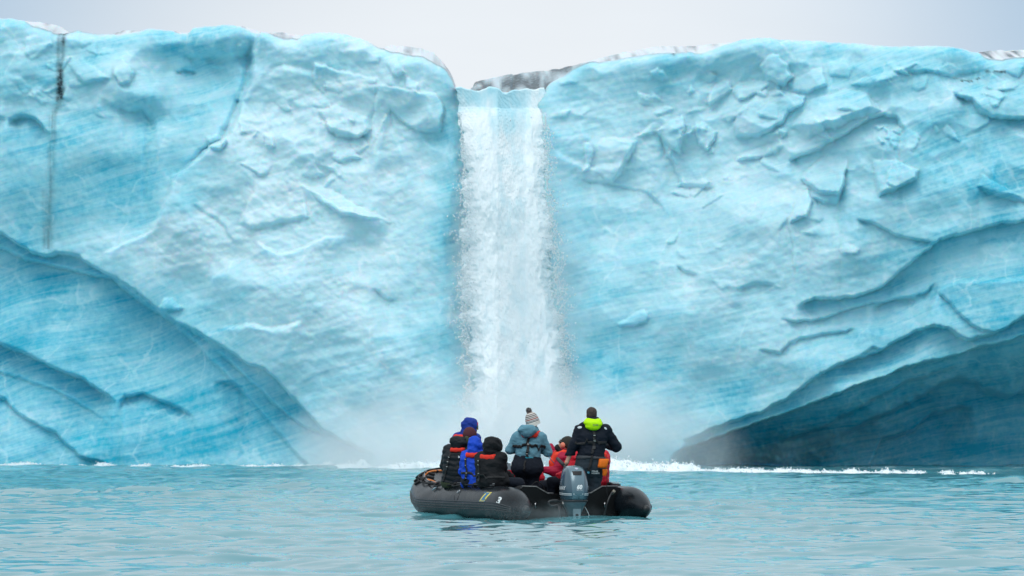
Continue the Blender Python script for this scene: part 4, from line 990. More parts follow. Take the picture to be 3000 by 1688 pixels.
# ------------------------------------------------------------------ people
SKIN = paint('skin', (.52, .30, .22), .55, .08, 30, Subsurface_Weight=.2, Subsurface_Radius=(.02, .008, .004), Subsurface_Scale=.5)
EYE_M = paint('eye_dark', (.02, .015, .012), .15, 0)
def unit(v): v = np.array(v, float); return v / max(np.linalg.norm(v), 1e-9)
class Person:
    def __init__(s, label, J, face, seated=True, female=False, group='people in the inflatable boat'):
        s.J = {k: np.array(v, float) for k, v in J.items()}; s.face = unit(face); s.base = (s.J['AL'] + s.J['AR']) / 2; s.base[2] = min(s.J['AL'][2], s.J['AR'][2]) - .07
        s.lab, s.grp, s.sc = label, group, .95 if female else 1.0
        s.lat = unit(s.J['SR'] - s.J['SL']); s.fwd = unit(np.cross([0, 0, 1.0], s.lat))     # body facing
        s.up = unit(s.J['N'] - s.J['P']); s.hands = {}
    def rotation(s, f, up=(0, 0, 1)):
        f = unit(f); x = unit(np.cross(f, up)); u = np.cross(x, f); return np.stack([x, f, u], 1)   # columns: right, front, up
    def bounds(s, pad, keys=None):
        p = np.array([s.J[k] for k in (keys or s.J)]); return p.min(0) - pad, p.max(0) + pad
    def torso(s, g, inf, k=.05):
        J = s.J; q = s.sc; w = s.lat * .075
        for sd in (-1, 1):
            a, b, c, n = J['P'] + sd * w * 1.05, J['W'] + sd * w * .8, J['C'] + sd * w * 1.15, J['N'] - s.up * .05 + sd * w * .6
            g.chain([a, b, c, n], [.125 * q + inf, .112 * q + inf, .118 * q + inf, .06 + inf * .7], k)
    def arms(s, g, inf, wrist=1.0, k=.03):
        J = s.J
        for d in 'LR':
            S, E, W = J['S' + d], J['E' + d], J['W' + d]; W2 = E + (W - E) * wrist
            g.chain([J['C'] + (S - J['C']) * .45 + s.up * .06, S, E, W2], [.07 + inf, .062 + inf, .044 + inf * 1.05, (.034 if wrist <= 1 else .03) + inf * .85], k)
    def legs(s, g, inf, ankle=1.0, k=.04):
        J = s.J
        for d in 'LR':
            H, K, A = J['H' + d], J['K' + d], J['A' + d]; A2 = K + (A - K) * ankle
            g.chain([H, K, A2], [.092 * s.sc + inf, .062 + inf, .045 + inf * 1.1], k)
    def hand(s, g, d, curl=.7, inf=0.0, dirv=None, palm=None):
        J = s.J; W = J['W' + d]; f = unit(dirv if dirv is not None else W - J['E' + d])
        pn = unit(palm if palm is not None else np.cross(f, s.lat)); pn = unit(pn - f * (pn @ f)); x = np.cross(f, pn)      # x across the knuckles
        m = 1 if d == 'R' else -1
        g.cone(W - f * .02, W + f * .03, .027 + inf, .028 + inf, .015)
        for t in (-.024, -.008, .008, .024): g.cone(W + f * .01 + x * t * .7, W + f * .078 + x * t, .015 + inf, .0125 + inf, .012)
        for i, t in enumerate((-.030, -.010, .010, .029)):
            L_ = (.068, .078, .074, .058)[i if m > 0 else 3 - i] ; p = W + f * .080 + x * t; a = 0.0; dv = f
            for j, seg in enumerate((.45, .32, .23)):
                a += curl * (.55, .8, .6)[j]; dv = f * math.cos(a) + pn * math.sin(a); q = p + dv * L_ * seg
                g.cone(p, q, .0098 - .0008 * j + inf, .0092 - .0008 * j + inf, .005); p = q
        tb = W + f * .022 - x * m * .026 + pn * .004; t1 = tb + unit(f * .6 - x * m * .75 + pn * .35) * .034; t2 = t1 + unit(f * .85 - x * m * .15 + pn * .5 * curl) * .030
        g.cone(tb, t1, .0135 + inf, .0115 + inf, .012); g.cone(t1, t2, .0115 + inf, .0095 + inf, .006)
    def head(s, g, R_):
        H = s.J['H']; o = lambda x, y, z: H + R_ @ np.array([x, y, z])
        g.ell(o(0, -.008, .022), (.076, .096, .098), R_, .02); g.ell(o(0, .018, -.045), (.060, .072, .075), R_, .04)
        g.cone(o(0, .06, -.098), o(0, .07, -.092), .024, .022, .03)                     # chin
        g.cone(o(0, .088, .012), o(0, .112, -.026), .0085, .0125, .014); g.cone(o(-.013, .095, -.030), o(.013, .095, -.030), .009, .009, .010)
        g.cone(o(-.036, .076, .026), o(.036, .076, .026), .012, .012, .02)               # brow
        for sd in (-1, 1): g.ell(o(sd * .032, .094, .004), (.017, .014, .011), R_, .012, True)
        for sd in (-1, 1): g.ell(o(sd * .077, -.004, -.008), (.011, .022, .032), R_, .008)
        g.cone(o(-.020, .086, -.060), o(.020, .086, -.060), .0085, .0085, .012); g.cone(o(-.018, .097, -.062), o(.018, .097, -.062), .0025, .0025, .004, True)
        g.cone(s.J['N'] - s.up * .03, o(0, -.015, -.06), .056, .052, .035)
    def build(s):
        s.R = s.rotation(s.face); lo, hi = s.bounds(.2)
        g = Sdf(lo, hi, .011); s.torso(g, 0); s.arms(g, 0); s.legs(g, 0); s.head(g, s.R)
        for d in 'LR':
            cl, dv, pn = s.hands.get(d, (.7, None, None)); s.hand(g, d, cl, 0, dv, pn)
            A = s.J['A' + d]; t = unit(s.J.get('T' + d, A + s.fwd) - A); t[2] = 0; g.cone(A + [0, 0, -.03], A + t * .14 + [0, 0, -.045], .036, .028, .02)
        V, Fc = g.mesh(); s.o = mesh('person', V - s.base, Fc, SKIN); s.o.location = s.base; tag(s.o, s.lab, 'person', s.grp)
        for sd in (-1, 1): mesh('eye', *sweep([s.J['H'] + s.R @ np.array([sd * .032, y, .004]) - s.base for y in (.074, .080, .086, .089)], [.008, .0125, .009, .002], 10), EYE_M, s.o)
        return s
    def part(s, name, g, mat, parent=None, wr=None, label=None):
        if wr: g.wrinkle(wr)
        V, Fc = g.mesh(); o = mesh(name, V - s.base, Fc, mat, parent or s.o)
        if label: o['label'] = label
        return o, bvh_of(V, Fc)
    def raw(s, name, VF, mat, parent=None, smooth=True): return mesh(name, np.asarray(VF[0]) - s.base, VF[1], mat, parent or s.o, smooth)
    # garments ---------------------------------------------------------------
    def jacket(s, mat, hem=-.06, inf=.028, wrist=.97, puff=0.0, fold=.007, seed=0.0, name='jacket', flare=0.0, hip=0.0):
        lo, hi = s.bounds(.24); g = Sdf(lo, hi, .0125); s.torso(g, inf, .06); s.arms(g, inf, wrist, .035)
        J = s.J
        g.chain([J['N'] - s.up * .02, J['N'] + s.up * .045], [.075, .072], .03)                # collar
        if hip: 
            for d in 'LR': g.cone(J['H' + d], J['H' + d] + (J['K' + d] - J['H' + d]) * .25, .10 + inf + hip, .09 + inf + hip, .05)
        g.cut(J['P'] + s.up * hem, -s.up)
        up = s.up; Jp = J['P']
        def wr(p):
            z = (p - Jp) @ up; a = (p - Jp) @ s.lat; b = (p - Jp) @ s.fwd
            d = fold * (fbm(a * 7 + seed, b * 7, z * 17 + seed, oct=3) + .5 * fbm(a * 16 + z * 9, b * 16, z * 22 + seed, oct=2))
            if puff: d = d + puff * (np.abs(np.sin(z * np.pi / .085 + .6 * vn(a * 6, b * 6, seed))) * -1 + .6) 
            return d
        s.jk, s.jt = s.part(name, g, mat, None, wr); return s.jk
    def trousers(s, mat, top=.07, inf=.022, ankle=.96, fold=.006, seed=3.0, hipw=0.0, name='trousers'):
        J = s.J; lo, hi = s.bounds(.24, ['P', 'W', 'HL', 'HR', 'KL', 'KR', 'AL', 'AR']); g = Sdf(lo, hi, .013); s.legs(g, inf, ankle, .05)
        w = s.lat * .075
        for sd in (-1, 1):
            g.chain([J['P'] + sd * w * 1.1, J['W'] + sd * w * .85], [.13 * s.sc + inf + hipw, .112 * s.sc + inf], .06)
            if hipw: g.ell(J['P'] + sd * s.lat * .10 - s.fwd * .05 - s.up * .06, (.135 + hipw, .13 + hipw, .15), s.rotation(s.fwd), .05)
        g.cut(J['P'] + s.up * top, s.up)
        def wr(p): return fold * (fbm(p[:, 0] * 8 + seed, p[:, 1] * 8, p[:, 2] * 14, oct=3) + .6 * fbm(p[:, 0] * 16, p[:, 1] * 16 + seed, p[:, 2] * 20, oct=2))
        s.tr, s.tt = s.part(name, g, mat, None, wr); return s.tr
    def boots(s, mat):
        for d in 'LR':
            A = s.J['A' + d]; t = unit(s.J.get('T' + d, A + s.fwd) - A); t[2] = 0; lo = np.minimum(A - .22, A + t * .2 - .1); hi = np.maximum(A + .22, A + t * .2 + .1); g = Sdf(lo, hi, .012)
            K = s.J['K' + d]; g.cone(A + (K - A) * .32, A, .066, .060, .03); g.cone(A + [0, 0, -.03], A + t * .15 + [0, 0, -.042], .052, .042, .03); g.cone(A - t * .03 + [0, 0, -.04], A + [0, 0, -.04], .042, .045, .02)
            g.cut([0, 0, A[2] - .075], [0, 0, -1]); s.part('boot', g, mat)
    def gloves(s, mat, which='LR'):
        for d in which:
            W = s.J['W' + d]; g = Sdf(W - .19, W + .19, .008); cl, dv, pn = s.hands.get(d, (.7, None, None)); s.hand(g, d, cl, .004, dv, pn)
            f = unit(W - s.J['E' + d]); g.cone(W - f * .05, W + f * .01, .044, .036, .01); s.part('glove', g, mat)
    def hood_up(s, mat, size=(.135, .155, .165), peak=.05, seed=1.0, name='hood'):
        H, R_ = s.J['H'], s.R; o = lambda x, y, z: H + R_ @ np.array([x, y, z]); lo, hi = H - .36, H + .34; g = Sdf(lo, hi, .010)
        g.ell(o(0, -.02, .012), size, R_, .03); g.ell(o(0, -.055, .06), (size[0] * .8, size[1] * .7, size[2] * .7), R_, .05)
        g.cone(o(0, -.05, -.08), s.J['N'] - s.up * .03 - s.fwd * .02, .115, .105, .06)
        g.ell(o(0, .150, -.025), (.098, .115, .130), R_, .02, True)                          # face opening
        def wr(p):
            q = (p - H) @ R_; return .013 * fbm(q[:, 0] * 11 + seed, q[:, 1] * 8, q[:, 2] * 15, oct=3) + .006 * np.sin(q[:, 2] * 48 + q[:, 1] * 25 + 2 * vn(q[:, 0] * 8, q[:, 1] * 8, seed)) * (q[:, 1] < .02)
        return s.part(name, g, mat, None, wr)
    def hood_down(s, mat, w=.16, h=.075, drop=.02, seed=2.0, shift=0.0, name='hood', k=.05, out=0.0):
        N, u, f, x = s.J['N'], s.up, s.fwd, s.lat; g = Sdf(N - .36, N + .36, .011); c = N - f * (.085 + out) + u * (.035 - drop) + x * shift
        R_ = s.rotation(f, u); g.ell(c, (w, .085, h), R_, k); g.ell(c + u * .03 - f * .02, (w * .8, .07, h * .9), R_, k); g.ell(c - u * h * .7 - f * .015, (w * .62, .06, h * .8), R_, k)
        for sd in (-1, 1): g.chain([c + x * sd * w * .6 + u * .02, N + x * sd * .10 + f * .0 + u * .045, N + x * sd * .06 + f * .08 + u * .01], [.055, .045, .032], k)
        def wr(p): 
            q = (p - c) @ R_; return .010 * fbm(q[:, 0] * 9 + seed, q[:, 1] * 9, q[:, 2] * 20, oct=3)
        return s.part(name, g, mat, None, wr)
    def lifejacket(s, mat, r=.042, drop=.26, back=.0, name='lifejacket', spread=1.0, wide=.13):
        N, u, f, x = s.J['N'], s.up, s.fwd, s.lat; lo, hi = N - .46, N + .3; g = Sdf(lo, hi, .010)
        b = N - f * (.14 + back) - u * .04
        for dz in (-r * .45, r * .4):
            pts = [b + u * dz]
            for sd in (-1, 1):
                g.chain([b + u * dz, b + x * sd * (wide - .03) - f * .0 + u * (dz + .004), N + x * sd * (wide + .02) + f * .01 + u * (-.012 + dz), N + x * sd * .125 + f * .11 - u * (.06 - dz), N + x * sd * .105 * spread + f * .17 - u * drop * .6, N + x * sd * .09 * spread + f * .175 - u * drop],
                        [r * .78, r * .8, r * .8, r, r * 1.1, r], .02)
        def wr(p): return .004 * fbm(p[:, 0] * 16, p[:, 1] * 16, p[:, 2] * 16, oct=3)
        s.lj, s.ljt = s.part(name, g, mat, None, wr); return s.lj
    def strap(s, pts, width=.04, tree=None, name='strap', mat=None, parent=None, marks=(), off=.006):
        """strap along points given as (across, up) in metres from the neck, on the back"""
        N = s.J['N']; P_ = [N + s.lat * a + s.up * b - s.fwd * c for a, b, c in pts]; V, Fc = ribbon(tree or s.jt, P_, width, off)
        st = s.raw(name, (V, Fc), mat or BLACK, parent or s.lj)
        n = len(V) // 8; c = V.reshape(n, 8, 3)
        for m in marks:
            i = min(n - 2, int(m * (n - 1))); a = c[i, 4:8].mean(0); e = c[i, 7] - c[i, 4]; t = unit(c[i + 1, 4:8].mean(0) - a); nr = unit(np.cross(e, t)); nr = nr if nr @ s.fwd < 0 else -nr
            R_ = np.stack([unit(e), t, nr], 1); s.raw('strap_mark', box(a + nr * .002, (width * .75, .008, .003), R_), paint('strap_thread', (.55, .57, .55), .6, 0), st, False)
        return st
    def buckle(s, a, b, w=.045, h=.035):
        N = s.J['N']; p = N + s.lat * a + s.up * b - s.fwd * .25; loc, nor, _, _ = s.jt.find_nearest(Vector(p)); nor = np.array(nor); x = unit(np.cross(s.up, nor)); R_ = np.stack([x, np.cross(nor, x), nor], 1)
        s.raw('buckle', box(np.array(loc) + nor * .016, (w, h, .014), R_), DARKPLASTIC, s.lj, False)
RED = cloth('red_bladder', (.72, .035, .018), .6); DKJ = cloth('black_shell', (.007, .008, .010), .75); NAVY = cloth('navy_fabric', (.005, .009, .018), .8)
PBLK = cloth('black_down', (.007, .011, .015), .6); OLIVE = cloth('olive_lining', (.045, .055, .03), .85); BLUE = cloth('blue_shell', (.005, .06, .52), .65); NBLUE = cloth('deep_blue_shell', (.008, .035, .26), .7)
TEAL = cloth('teal_shell', (.115, .27, .345), .75, .5); TEALB = cloth('teal_hem', (.02, .27, .36), .75); CRIM = cloth('crimson_down', (.38, .008, .045), .6); SCAR = cloth('red_down', (.55, .012, .03), .6)
SMOCK = cloth('slate_fabric', (.022, .033, .045), .75); HIVIS = cloth('hi_vis_lining', (.52, .88, .0), .6, .3); GREYB = cloth('boot_rubber', (.015, .017, .02), .5, .1)
MAROON = cloth('maroon_knit', (.085, .028, .035), .9, .6)
def jj(u, v, Y, dy=0.0): return np.array(at(u, v, Y + dy))
def seated(Y, neck, head, torso_w, seat_u, seat_v, yaw, px, lean=0.0, arms=None, knees=.46, kz=.05, legdir=None):
    """joints of a seated figure from a few pixels and a facing angle (0 = away from the viewer, clockwise from above)"""
    f = np.array([math.sin(yaw), math.cos(yaw), 0]); x = np.array([math.cos(yaw), -math.sin(yaw), 0])
    Pp = jj(seat_u, seat_v, Y); N = jj(*neck, Y) + f * lean; H = jj(*head, Y) + f * (lean + .03)
    P_ = Pp + np.array([0, 0, .11]); W = P_ * .62 + N * .38 - f * .02; C = P_ * .3 + N * .7 - f * .015
    up = unit(N - P_); lf = legdir if legdir is not None else f; lx = np.array([lf[1], -lf[0], 0])
    J = dict(P=P_, W=W, C=C, N=N, H=H)
    for d, m in (('L', -1), ('R', 1)):
        S = N + x * m * torso_w - up * .055; J['S' + d] = S
        J['E' + d] = S + x * m * .06 - up * .25 + f * .10; J['W' + d] = S - x * m * .06 - up * .33 + f * .33
        J['H' + d] = P_ + lx * m * .10 + lf * .03; J['K' + d] = P_ + lx * m * .12 + lf * knees + np.array([0, 0, -kz]); J['A' + d] = J['K' + d] + lf * .03 + np.array([0, 0, -.40])
        J['A' + d][2] = max(J['A' + d][2], .16)
    if arms: J.update(arms)
    return J
IN = np.array([math.cos(BOAT_A), math.sin(BOAT_A), 0]); FWD = np.array([-math.sin(BOAT_A), math.cos(BOAT_A), 0])     # across and along the boat
def beanie(p, mat, tilt=(0, -.02, 0), size=(.093, .113, .11), name='beanie', band=None):
    H, R_ = p.J['H'], p.R; o = lambda x, y, z: H + R_ @ np.array([x, y, z]); g = Sdf(H - .25, H + .3, .009)
    g.ell(o(tilt[0], tilt[1], .035), size, R_, .03); g.ell(o(tilt[0] * 2, tilt[1] * 1.5, .085), (size[0] * .75, size[1] * .75, size[2] * .75), R_, .04)
    g.cut(o(0, .06, .015), R_ @ np.array([0, .35, -1])); 
    def wr(q): return .002 * np.sin(((q - H) @ R_)[:, 2] * 400)
    return p.part(name, g, mat)
# --- the four on the port tube
# black hooded shell, nearest on the port tube
Y5 = 101.2
p5 = Person('person in plain black jacket with hood up, sitting nearest the stern on the left tube', seated(Y5, (1438, 1333), (1441, 1309), .185, 1436, 1428, R(28), None, .02, legdir=IN,
    arms=dict(ER=jj(1472, 1386, Y5, .10), WR=jj(1494, 1398, Y5, .30))), (math.sin(R(35)), math.cos(R(35)), 0))
p5.hands['R'] = (.5, unit([.8, .6, -.15]), None); p5.build(); p5.jacket(DKJ, -.13, .040, fold=.011, seed=1.3, hip=.03); p5.trousers(NAVY); p5.boots(GREYB); p5.hood_up(DKJ, (.160, .17, .145), seed=4.0); p5.gloves(DKJ)
p5.lifejacket(RED, .034, wide=.135)
p5.strap([(-.14, -.06, .2), (-.15, -.20, .25), (-.14, -.36, .25), (-.17, -.47, .25)], .036, marks=(.1, .3, .55, .8)); p5.strap([(-.30, -.37, .1), (-.14, -.36, .25), (.02, -.36, .25), (.17, -.36, .2), (.30, -.37, .05)], .038); p5.buckle(-.145, -.40)
# bright blue shell
Y4 = 101.95
p4 = Person('person in bright blue hooded jacket squeezed between two people in black', seated(Y4, (1389, 1327), (1392, 1306), .150, 1388, 1432, R(14), None, .02, legdir=IN), (math.sin(R(25)), math.cos(R(25)), 0), female=True).build()
p4.jacket(BLUE, -.15, .026, fold=.014, seed=7.7, hip=.02); p4.trousers(NAVY); p4.boots(GREYB); p4.hood_up(BLUE, (.118, .135, .125), seed=9.0); p4.lifejacket(RED, .031, wide=.115)
p4.gloves(DKJ)
p4.strap([(-.10, -.06, .2), (-.11, -.20, .25), (-.10, -.36, .25), (-.15, -.52, .25)], .034, marks=(.12, .35, .6, .8)); p4.strap([(-.28, -.33, .1), (-.10, -.33, .25), (.10, -.33, .25), (.28, -.33, .1)], .04); p4.buckle(-.105, -.37)
# black quilted jacket, maroon knitted hat
Y3 = 102.7
p3 = Person('person in black quilted jacket and maroon knitted hat, sitting left of the bright blue jacket', seated(Y3, (1348, 1312), (1376, 1280), .185, 1334, 1430, R(18), None, .0, legdir=IN), (.97, .0, -.10)).build()
p3.jacket(PBLK, -.05, .045, puff=.012, fold=.006, seed=3.1); p3.trousers(NAVY); p3.boots(GREYB)
g = Sdf(*p3.bounds(.26, ['P', 'W', 'HL', 'HR']), .013); p3.torso(g, .05); g.cut(p3.J['P'] + p3.up * -.03, p3.up); g.cut(p3.J['P'] - p3.up * .13, -p3.up); p3.part('jacket_hem', g, OLIVE)
hd, _ = p3.hood_down(PBLK, .155, .085, -.05, seed=6.0, shift=-.01)
g = Sdf(p3.J['N'] - .4, p3.J['N'] + .4, .011); g.ell(p3.J['N'] + p3.lat * .115 + p3.up * .115 - p3.fwd * .05, (.055, .07, .085), p3.rotation(p3.fwd), .03); g.cone(p3.J['N'] + p3.lat * .13 + p3.up * .08, p3.J['N'] + p3.lat * .15 + p3.fwd * .05 + p3.up * .02, .045, .04, .03); p3.part('hood_lining', g, OLIVE, hd)
beanie(p3, MAROON, (0, -.012, 0), (.098, .118, .105)); p3.lifejacket(RED, .028, wide=.12, back=.02); p3.gloves(DKJ)
p3.strap([(-.09, -.08, .2), (-.13, -.22, .25), (-.15, -.38, .25), (-.20, -.58, .2)], .034, marks=(.2, .35, .5, .6)); p3.buckle(-.15, -.36)
_hb = p3.J['N'] + p3.lat * .03 - p3.up * .135 - p3.fwd * .4; _l, _n, _, _ = p3.jt.find_nearest(Vector(_hb)); _n = np.array(_n); _x = unit(np.cross([0, 0, 1], -_n)); _x = _x if _x @ p3.lat > 0 else -_x; _u = unit(np.cross(_n, _x)); _u = _u if _u[2] > 0 else -_u
lgv = []; lgf = []
for k_, (r0, r1) in enumerate(((.0, .010), (.014, .022), (.026, .034))):          # quarter-dome badge of nested arcs
    a_ = np.linspace(0, np.pi / 2, 8); pts = [(r1 * math.cos(q), r1 * math.sin(q)) for q in a_] + [(r0 * math.cos(q), r0 * math.sin(q)) for q in a_[::-1]]
    b_ = len(lgv); lgv += [np.array(_l) + _n * .012 + _x * q[0] * .9 + _u * q[1] for q in pts]; lgf.append(tuple(range(b_, b_ + len(pts))))
p3.raw('chest_badge', (np.array(lgv), lgf), WHITEPAINT, p3.jk, False)
# deep blue hood, goggles, on the bow
Y1 = 104.0
p1 = Person('person in deep blue hooded jacket and goggles on the bow, behind the maroon hat', seated(Y1, (1366, 1276), (1378, 1252), .185, 1366, 1368, R(40), None, .0, legdir=unit(IN - FWD * .4)), (.97, .02, -.05)).build()
p1.jacket(NBLUE, -.15, .035, fold=.010, seed=5.2); p1.trousers(NAVY); p1.boots(GREYB); p1.hood_up(NBLUE, (.132, .155, .148), seed=12.0); p1.lifejacket(RED, .045, wide=.15); p1.gloves(DKJ)
def face_band(p, name, z, hgt, mat, rx=.086, ry=.112, span=1.25, off=0.0):
    a = np.linspace(-span, span, 18); H, R_ = p.J['H'], p.R; V = []
    for q in a:
        for dz, o in ((-hgt / 2, 0), (hgt / 2, 0), (hgt / 2, .012), (-hgt / 2, .012)): V.append(H + R_ @ np.array([(rx + o) * math.sin(q), (ry + o) * math.cos(q) - .008 + off, z + dz]))
    Fc = [];
    for i in range(17):
        for j in range(4): Fc.append((i * 4 + j, i * 4 + (j + 1) % 4, i * 4 + 4 + (j + 1) % 4, i * 4 + 4 + j))
    Fc += [(0, 1, 2, 3)[::-1], (68, 69, 70, 71)]; return p.raw(name, (np.array(V), Fc), mat)
face_band(p1, 'goggles', .006, .062, paint('goggle_lens', (.02, .06, .05), .08, 0, Metallic=.6), span=1.1); face_band(p1, 'headband', .062, .05, paint('pink_knit', (.65, .03, .09), .8), rx=.083, ry=.106, span=1.3)
face_band(p1, 'goggle_frame', -.03, .014, paint('frame_yellow', (.55, .42, .06), .5, .1), span=1.15)
# --- woman standing amidships
Y6 = 102.5
J6 = dict(P=jj(1545, 1362, Y6), W=jj(1547, 1325, Y6), C=jj(1549, 1292, Y6), N=jj(1552, 1266, Y6), H=jj(1560, 1240, Y6, .03), SL=jj(1517, 1280, Y6), SR=jj(1584, 1282, Y6), EL=jj(1494, 1318, Y6, .06), ER=jj(1605, 1325, Y6, .06), WL=jj(1520, 1316, Y6, .30), WR=jj(1580, 1318, Y6, .30),
    HL=jj(1527, 1372, Y6), HR=jj(1565, 1372, Y6), KL=jj(1530, 1432, Y6, .03), KR=jj(1562, 1432, Y6, .02), AL=jj(1528, 1486, Y6), AR=jj(1560, 1486, Y6))
p6 = Person('woman standing amidships in teal jacket, striped bobble hat and navy trousers', J6, (.42, .9, .02), female=True)
p6.hands = {'L': (.9, unit([.75, .6, .25]), None), 'R': (.9, unit([-.75, .6, .25]), None)}; p6.build()
p6.jacket(TEAL, .115, .030, fold=.010, seed=2.2); p6.trousers(NAVY, .17, .026, hipw=.032, fold=.007, seed=4.4); p6.boots(GREYB)
g = Sdf(*p6.bounds(.28, ['P', 'W', 'HL', 'HR']), .012); p6.torso(g, .036, .06); g.cut(p6.J['P'] + p6.up * .135, p6.up); g.cut(p6.J['P'] + p6.up * .085, -p6.up); p6.part('jacket_hem', g, TEALB)
p6.hood_down(TEAL, .155, .078, .015, seed=8.0, shift=-.045, k=.04, out=.075)
p6.lifejacket(RED, .040, wide=.125, drop=.22)
p6.strap([(-.01, -.05, .2), (-.012, -.18, .25), (-.015, -.30, .25), (-.02, -.44, .25)], .044, marks=(.35, .55, .72, .85)); p6.strap([(-.28, -.245, .1), (-.14, -.25, .25), (.0, -.25, .25), (.15, -.26, .25), (.28, -.27, .1)], .05); p6.buckle(-.015, -.30, .05, .045)
p6.strap([(-.018, -.42, .3), (-.02, -.52, .3), (-.018, -.62, .3), (-.012, -.70, .3)], .032, tree=p6.tt, marks=())
def hat_material():
    t = NT('striped_knit'); ob = t.attr('rise'); ramp = t.n('ValToRGB'); ramp.color_ramp.interpolation = 'CONSTANT'; t.l(ob, ramp.inputs[0]); e = ramp.color_ramp.elements
    cols = [(0, (.70, .68, .62)), (.30, (.03, .05, .075)), (.34, (.62, .6, .55)), (.38, (.10, .14, .17)), (.42, (.66, .63, .58)), (.47, (.30, .03, .035)), (.53, (.64, .6, .55)), (.58, (.12, .09, .10)), (.63, (.66, .63, .58)), (.68, (.05, .04, .05)), (.74, (.62, .6, .56)), (.79, (.16, .12, .11)), (.85, (.66, .63, .58)), (.92, (.20, .15, .13))]
    while len(e) < len(cols): e.new(.5)
    for q, (p_, c) in zip(e, cols): q.position = p_
    for q, (p_, c) in zip(e, cols): q.color = (*c, 1)
    n = t.noise(t.obj(), 160, 3); t.bsdf(ramp.outputs['Color'], .9, Normal=t.bump(n, .6, .006)); return t.m
def bobble_hat(p):
    H = p.J['H']; R_ = p.rotation(p.face); ax = unit(np.array([-.30, -.05, .95])); c = H + np.array([0, -.005, .03]); X = unit(np.cross(ax, [0, 1, 0])); Yv = np.cross(ax, X)
    V = []; ri = []; z = np.linspace(-.085, .165, 34); seg = 40
    for q in z:
        t = (q + .085) / .25; r = .116 * np.sqrt(max(0, 1 - max(0, (t - .28) / .74) ** 2.1)) + .001
        if t < .25: r = .120
        for a in np.linspace(0, 2 * np.pi, seg, endpoint=False): V.append(c + ax * (q - (.02 * math.cos(a) if t < .2 else 0)) + r * (X * math.cos(a) + Yv * math.sin(a) * 1.08)); ri.append(t)
    Fc = [(i * seg + j, i * seg + (j + 1) % seg, (i + 1) * seg + (j + 1) % seg, (i + 1) * seg + j) for i in range(33) for j in range(seg)] + [tuple(range(33 * seg, 34 * seg))]
    o = mesh('bobble_hat', np.array(V) - p.base, Fc, hat_material(), p.o, attrs={'rise': ri})
    r = np.random.default_rng(5); d = r.normal(size=(420, 3)); d /= np.linalg.norm(d, axis=1)[:, None]; pc = c + ax * .192 + np.array([-.005, 0, 0]); ms = []
    core = Sdf(pc - .08, pc + .08, .008); core.ell(pc, (.036, .036, .034)); cv, cf = core.mesh(); ms.append((cv, [tuple(q) for q in cf]))
    for v in d:
        b = unit(np.cross(v, r.normal(size=3))) * .0035; e_ = np.cross(v, b); tip = pc + v * r.uniform(.042, .056); ms.append((np.array([pc + v * .02 + b, pc + v * .02 - b, tip - b * .8 + e_ * .4, tip + b * .8 + e_ * .4]), [(0, 1, 2, 3)]))
    V, Fc = merge(*ms); mesh('bobble', V - p.base, Fc, paint('bobble_wool', (.22, .19, .19), .95, .95, 70), o, smooth=False)
bobble_hat(p6)
g = Sdf(p6.J['H'] - .3, p6.J['H'] + .2, .010); _o = lambda x, y, z: p6.J['H'] + p6.R @ np.array([x, y, z])
g.chain([_o(0, -.07, -.03), _o(.0, -.075, -.10), p6.J['N'] - p6.fwd * .05], [.05, .05, .04], .03); p6.part('hair', g, paint('brown_hair', (.05, .028, .018), .6, .3, 80))
# --- driver
Y11 = 100.95
J11 = dict(P=jj(1728, 1368, Y11), W=jj(1732, 1330, Y11), C=jj(1736, 1282, Y11), N=jj(1737, 1240, Y11), H=jj(1733, 1216, Y11, .03), SL=jj(1702, 1260, Y11), SR=jj(1773, 1261, Y11), EL=jj(1680, 1305, Y11, -.03), WL=jj(1660, 1357, Y11, -.02), ER=jj(1806, 1309, Y11, .10), WR=jj(1786, 1308, Y11, .30),
    HL=jj(1711, 1382, Y11), HR=jj(1745, 1382, Y11), KL=jj(1709, 1437, Y11, .05), KR=jj(1743, 1437, Y11, .03), AL=jj(1705, 1486, Y11), AR=jj(1742, 1486, Y11))
p11 = Person('man standing at the stern in navy jacket with neon yellow hood, hand on tiller', J11, (-.08, .97, .0))
p11.hands = {'L': (1.0, unit([-.25, .75, -.6]), unit([.2, .2, -.9])), 'R': (1.0, unit([-.75, .5, .2]), None)}; p11.build()
p11.jacket(NAVY, .165, .038, fold=.010, seed=6.1, wrist=.98)
p11.trousers(SMOCK, .20, .030, fold=.009, seed=8.2); p11.boots(GREYB)
g = Sdf(*p11.bounds(.28, ['P', 'W', 'HL', 'HR', 'KL', 'KR']), .012); p11.torso(g, .050, .06)
for d in 'LR': g.cone(p11.J['H' + d], p11.J['H' + d] * .45 + p11.J['K' + d] * .55, .125, .118, .06)
g.cut(p11.J['P'] + p11.up * .18, p11.up); g.cut(p11.J['P'] - p11.up * .165, -p11.up)
sm, smt = p11.part('smock', g, SMOCK, None, lambda p: .007 * fbm(p[:, 0] * 6, p[:, 1] * 6, p[:, 2] * 14, oct=3))
V, Fc = ribbon(smt, [p11.J['P'] + p11.up * .155 + p11.lat * .25 * math.sin(a) - p11.fwd * .25 * math.cos(a) for a in np.linspace(-2.6, 2.6, 12)], .05, .006); p11.raw('belt', (V, Fc), paint('grey_webbing', (.045, .05, .058), .7), sm)
g = Sdf(p11.J['N'] - .36, p11.J['N'] + .36, .0105); n_, u_, f_, x_ = p11.J['N'], p11.up, p11.fwd, p11.lat; R_ = p11.rotation(f_, u_)
